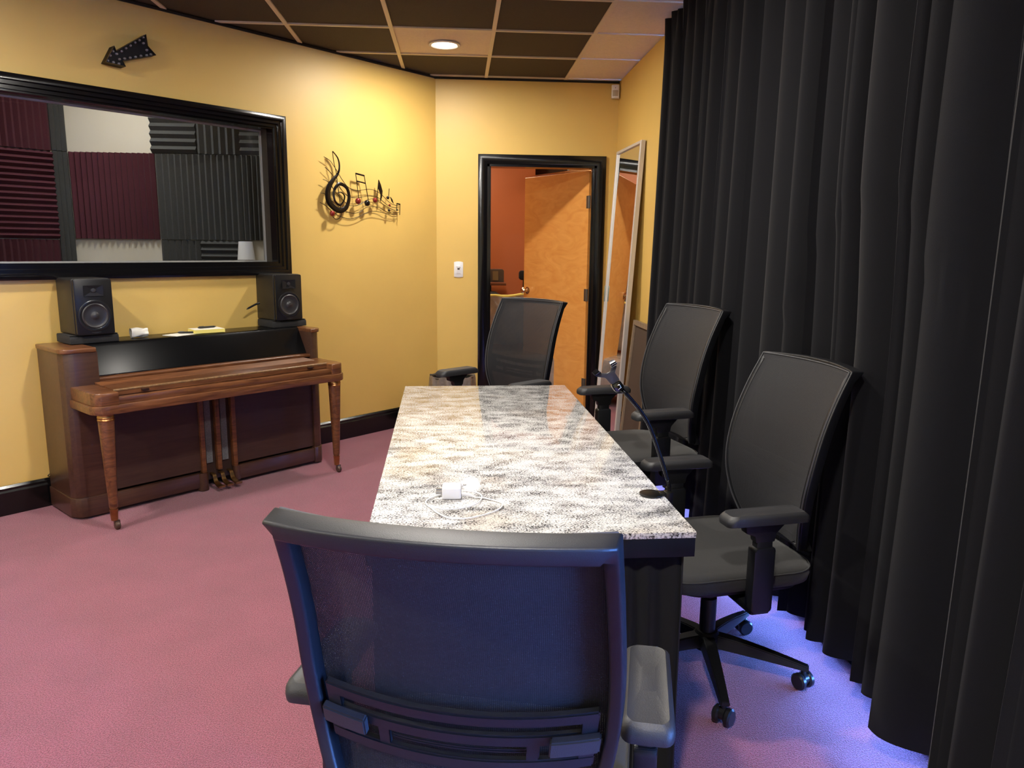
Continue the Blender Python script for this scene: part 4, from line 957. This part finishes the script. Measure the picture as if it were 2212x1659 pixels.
    for i, (u, z) in enumerate(path):
        hw = lerp_tab(WP, min(z, BZ1))
        top = z >= BZ1-.0001; bot = z <= BZ0+.0001
        wi = .024 if not top else .026
        # inward direction in (x,z)
        if abs(u) > .999 and not top and not bot: inn = Vector((-u, 0))
        elif abs(u) > .999: inn = Vector((-u, -1 if top else 1))
        else: inn = Vector((0, -1 if top else 1))
        dep = .030 + (.014 if top else .006*math.sin(PI*(z-BZ0)/(BZ1-BZ0)))
        o0 = backp(u, min(z, BZ1), 0)+Vector((0, 0, max(0, z-BZ1))); 
        i0 = o0 + Vector((inn.x*wi, 0, inn.y*wi)); 
        bk = backp(u, min(z, BZ1), dep)-backp(u, min(z, BZ1), 0)
        if top: bk = Vector((0, -dep, -.004))
        rows.append([tt.verts.new(o0), tt.verts.new(i0), tt.verts.new(i0+bk*.9), tt.verts.new(o0+bk+Vector((-.004*u if abs(u) > .99 else 0, 0, 0)))])
    for i in range(m_):
        p, q = rows[i], rows[(i+1) % m_]
        for k in range(4): tt.faces.new((p[k], p[(k+1) % 4], q[(k+1) % 4], q[k]))
    bmesh.ops.recalc_face_normals(tt, faces=tt.faces)
    es = [e for e in tt.edges if e.calc_face_angle(0) > .7]
    bmesh.ops.bevel(tt, geom=es, offset=.0045, segments=3, affect='EDGES', profile=.5); merge(b, tt); fr_ = obj('back_frame', b, M_frame, t, True, 50)
    # mesh panel, slightly proud on the front
    b = B(); grid_surf(b, 24, 40, lambda u, v: backp((-1+2*u)*.955, BZ0+.012+(BZ1-BZ0-.020)*v, -.003)); obj('back_mesh', b, M_mesh, t, True, 80)
    b = B(); ring_ = [backp(-.965, BZ0+.008+(BZ1-BZ0-.014)*i/30, -.004) for i in range(31)]+[backp(-.965+1.93*i/20, BZ1-.006, -.004) for i in range(1, 20)]+[backp(.965, BZ1-.006-(BZ1-BZ0-.014)*i/30, -.004) for i in range(31)]
    tube(b, ring_, .0028, 6); obj('mesh_edging', b, mat('edging_grey', rgb(58, 58, 62), .5), t)
    # lumbar support: curved bar with slots and two grips
    def lum(u, z, d): 
        p = backp(u, z, d); p.y -= .022*(1-u*u)*0; return p
    lb = B(); 
    def bar(u0, u1, z0, z1, d0, d1, bm_):
        tt = bmesh.new(); rows = []; n_ = 20
        for i in range(n_+1):
            u = u0+(u1-u0)*i/n_; sag = -.020*(1-u*u)
            rows.append([tt.verts.new(lum(u, z0+sag, d0)), tt.verts.new(lum(u, z1+sag, d0)), tt.verts.new(lum(u, z1+sag, d1)), tt.verts.new(lum(u, z0+sag, d1))])
        for i in range(n_):
            for k in range(4): tt.faces.new((rows[i][k], rows[i][(k+1) % 4], rows[i+1][(k+1) % 4], rows[i+1][k]))
        tt.faces.new(rows[0]); tt.faces.new(rows[-1]); bmesh.ops.recalc_face_normals(tt, faces=tt.faces)
        bmesh.ops.bevel(tt, geom=[e for e in tt.edges if e.calc_face_angle(0) > .7], offset=.0025, segments=2, affect='EDGES'); merge(bm_, tt)
    bar(-.86, .86, .718, .738, .006, .020, lb); bar(-.86, .86, .682, .702, .006, .018, lb); bar(-.86, .86, .640, .660, .006, .020, lb)
    bar(-.86, -.76, .644, .734, .006, .018, lb); bar(.76, .86, .644, .734, .006, .018, lb); bar(-.52, -.44, .644, .702, .006, .017, lb); bar(.44, .52, .644, .702, .006, .017, lb)
    bar(-.44, .44, .667, .673, .008, .012, lb)
    lo = obj('lumbar_support', lb, M_frame, t, True, 40)
    for s in (-1, 1):
        g = B(); bar(min(s*.58, s*.88), max(s*.58, s*.88), .674, .702, .018, .034, g); obj('lumbar_grip', g, M_pad, lo)
    # spine linking back to mechanism
    b = B(); tube(b, smooth_pts([(0, -.20, .370), (0, -.262, .385), (0, -.272, .44), (0, -.262, .50)], 5), [.022]*16, 10); prism(b, [(-.15, .445), (.15, .445), (.10, .50), (-.10, .50)], -.268, -.235, lambda a, c, d: Vector((a, d, c)), .005); obj('back_spine', b, M_frame, t)
    return t
P0 = chair_proto()
def raise_chair(c, da, db):
    for ch in [x for x in bpy.data.objects if x.parent == c]:
        nm = ch.name
        if nm.startswith('base_'): continue
        if nm.startswith('gas'): ch.location.z += da*.5
        elif nm.startswith(('back', 'mesh_edging', 'lumbar')): ch.location.z += db
        else: ch.location.z += da
SPOTS = [
    (.048, 1.184, -14, 0.0, .002, 'black mesh office chair in the foreground seen from behind at the near table end'),
    (.822, 2.239, 100, -.02, .0, 'black mesh office chair at the right of the table nearest the camera'),
    (.751, 3.142, 104.2, .075, .100, 'black mesh office chair at the right of the table, farther one with the raised seat'),
    (.173, 3.803, 130.2, .063, .074, 'black mesh office chair at the far table end in front of the doorway'),
]
chairs = []
for i, sp_ in enumerate(SPOTS):
    c = P0 if i == 0 else copy_tree(P0)
    chairs.append(c); c['label'] = sp_[5]
for c, (x, y, a, da, db, lab) in zip(chairs, SPOTS):
    c.location = (x, y, 0); c.rotation_euler = (0, 0, math.radians(a)); raise_chair(c, da, db)
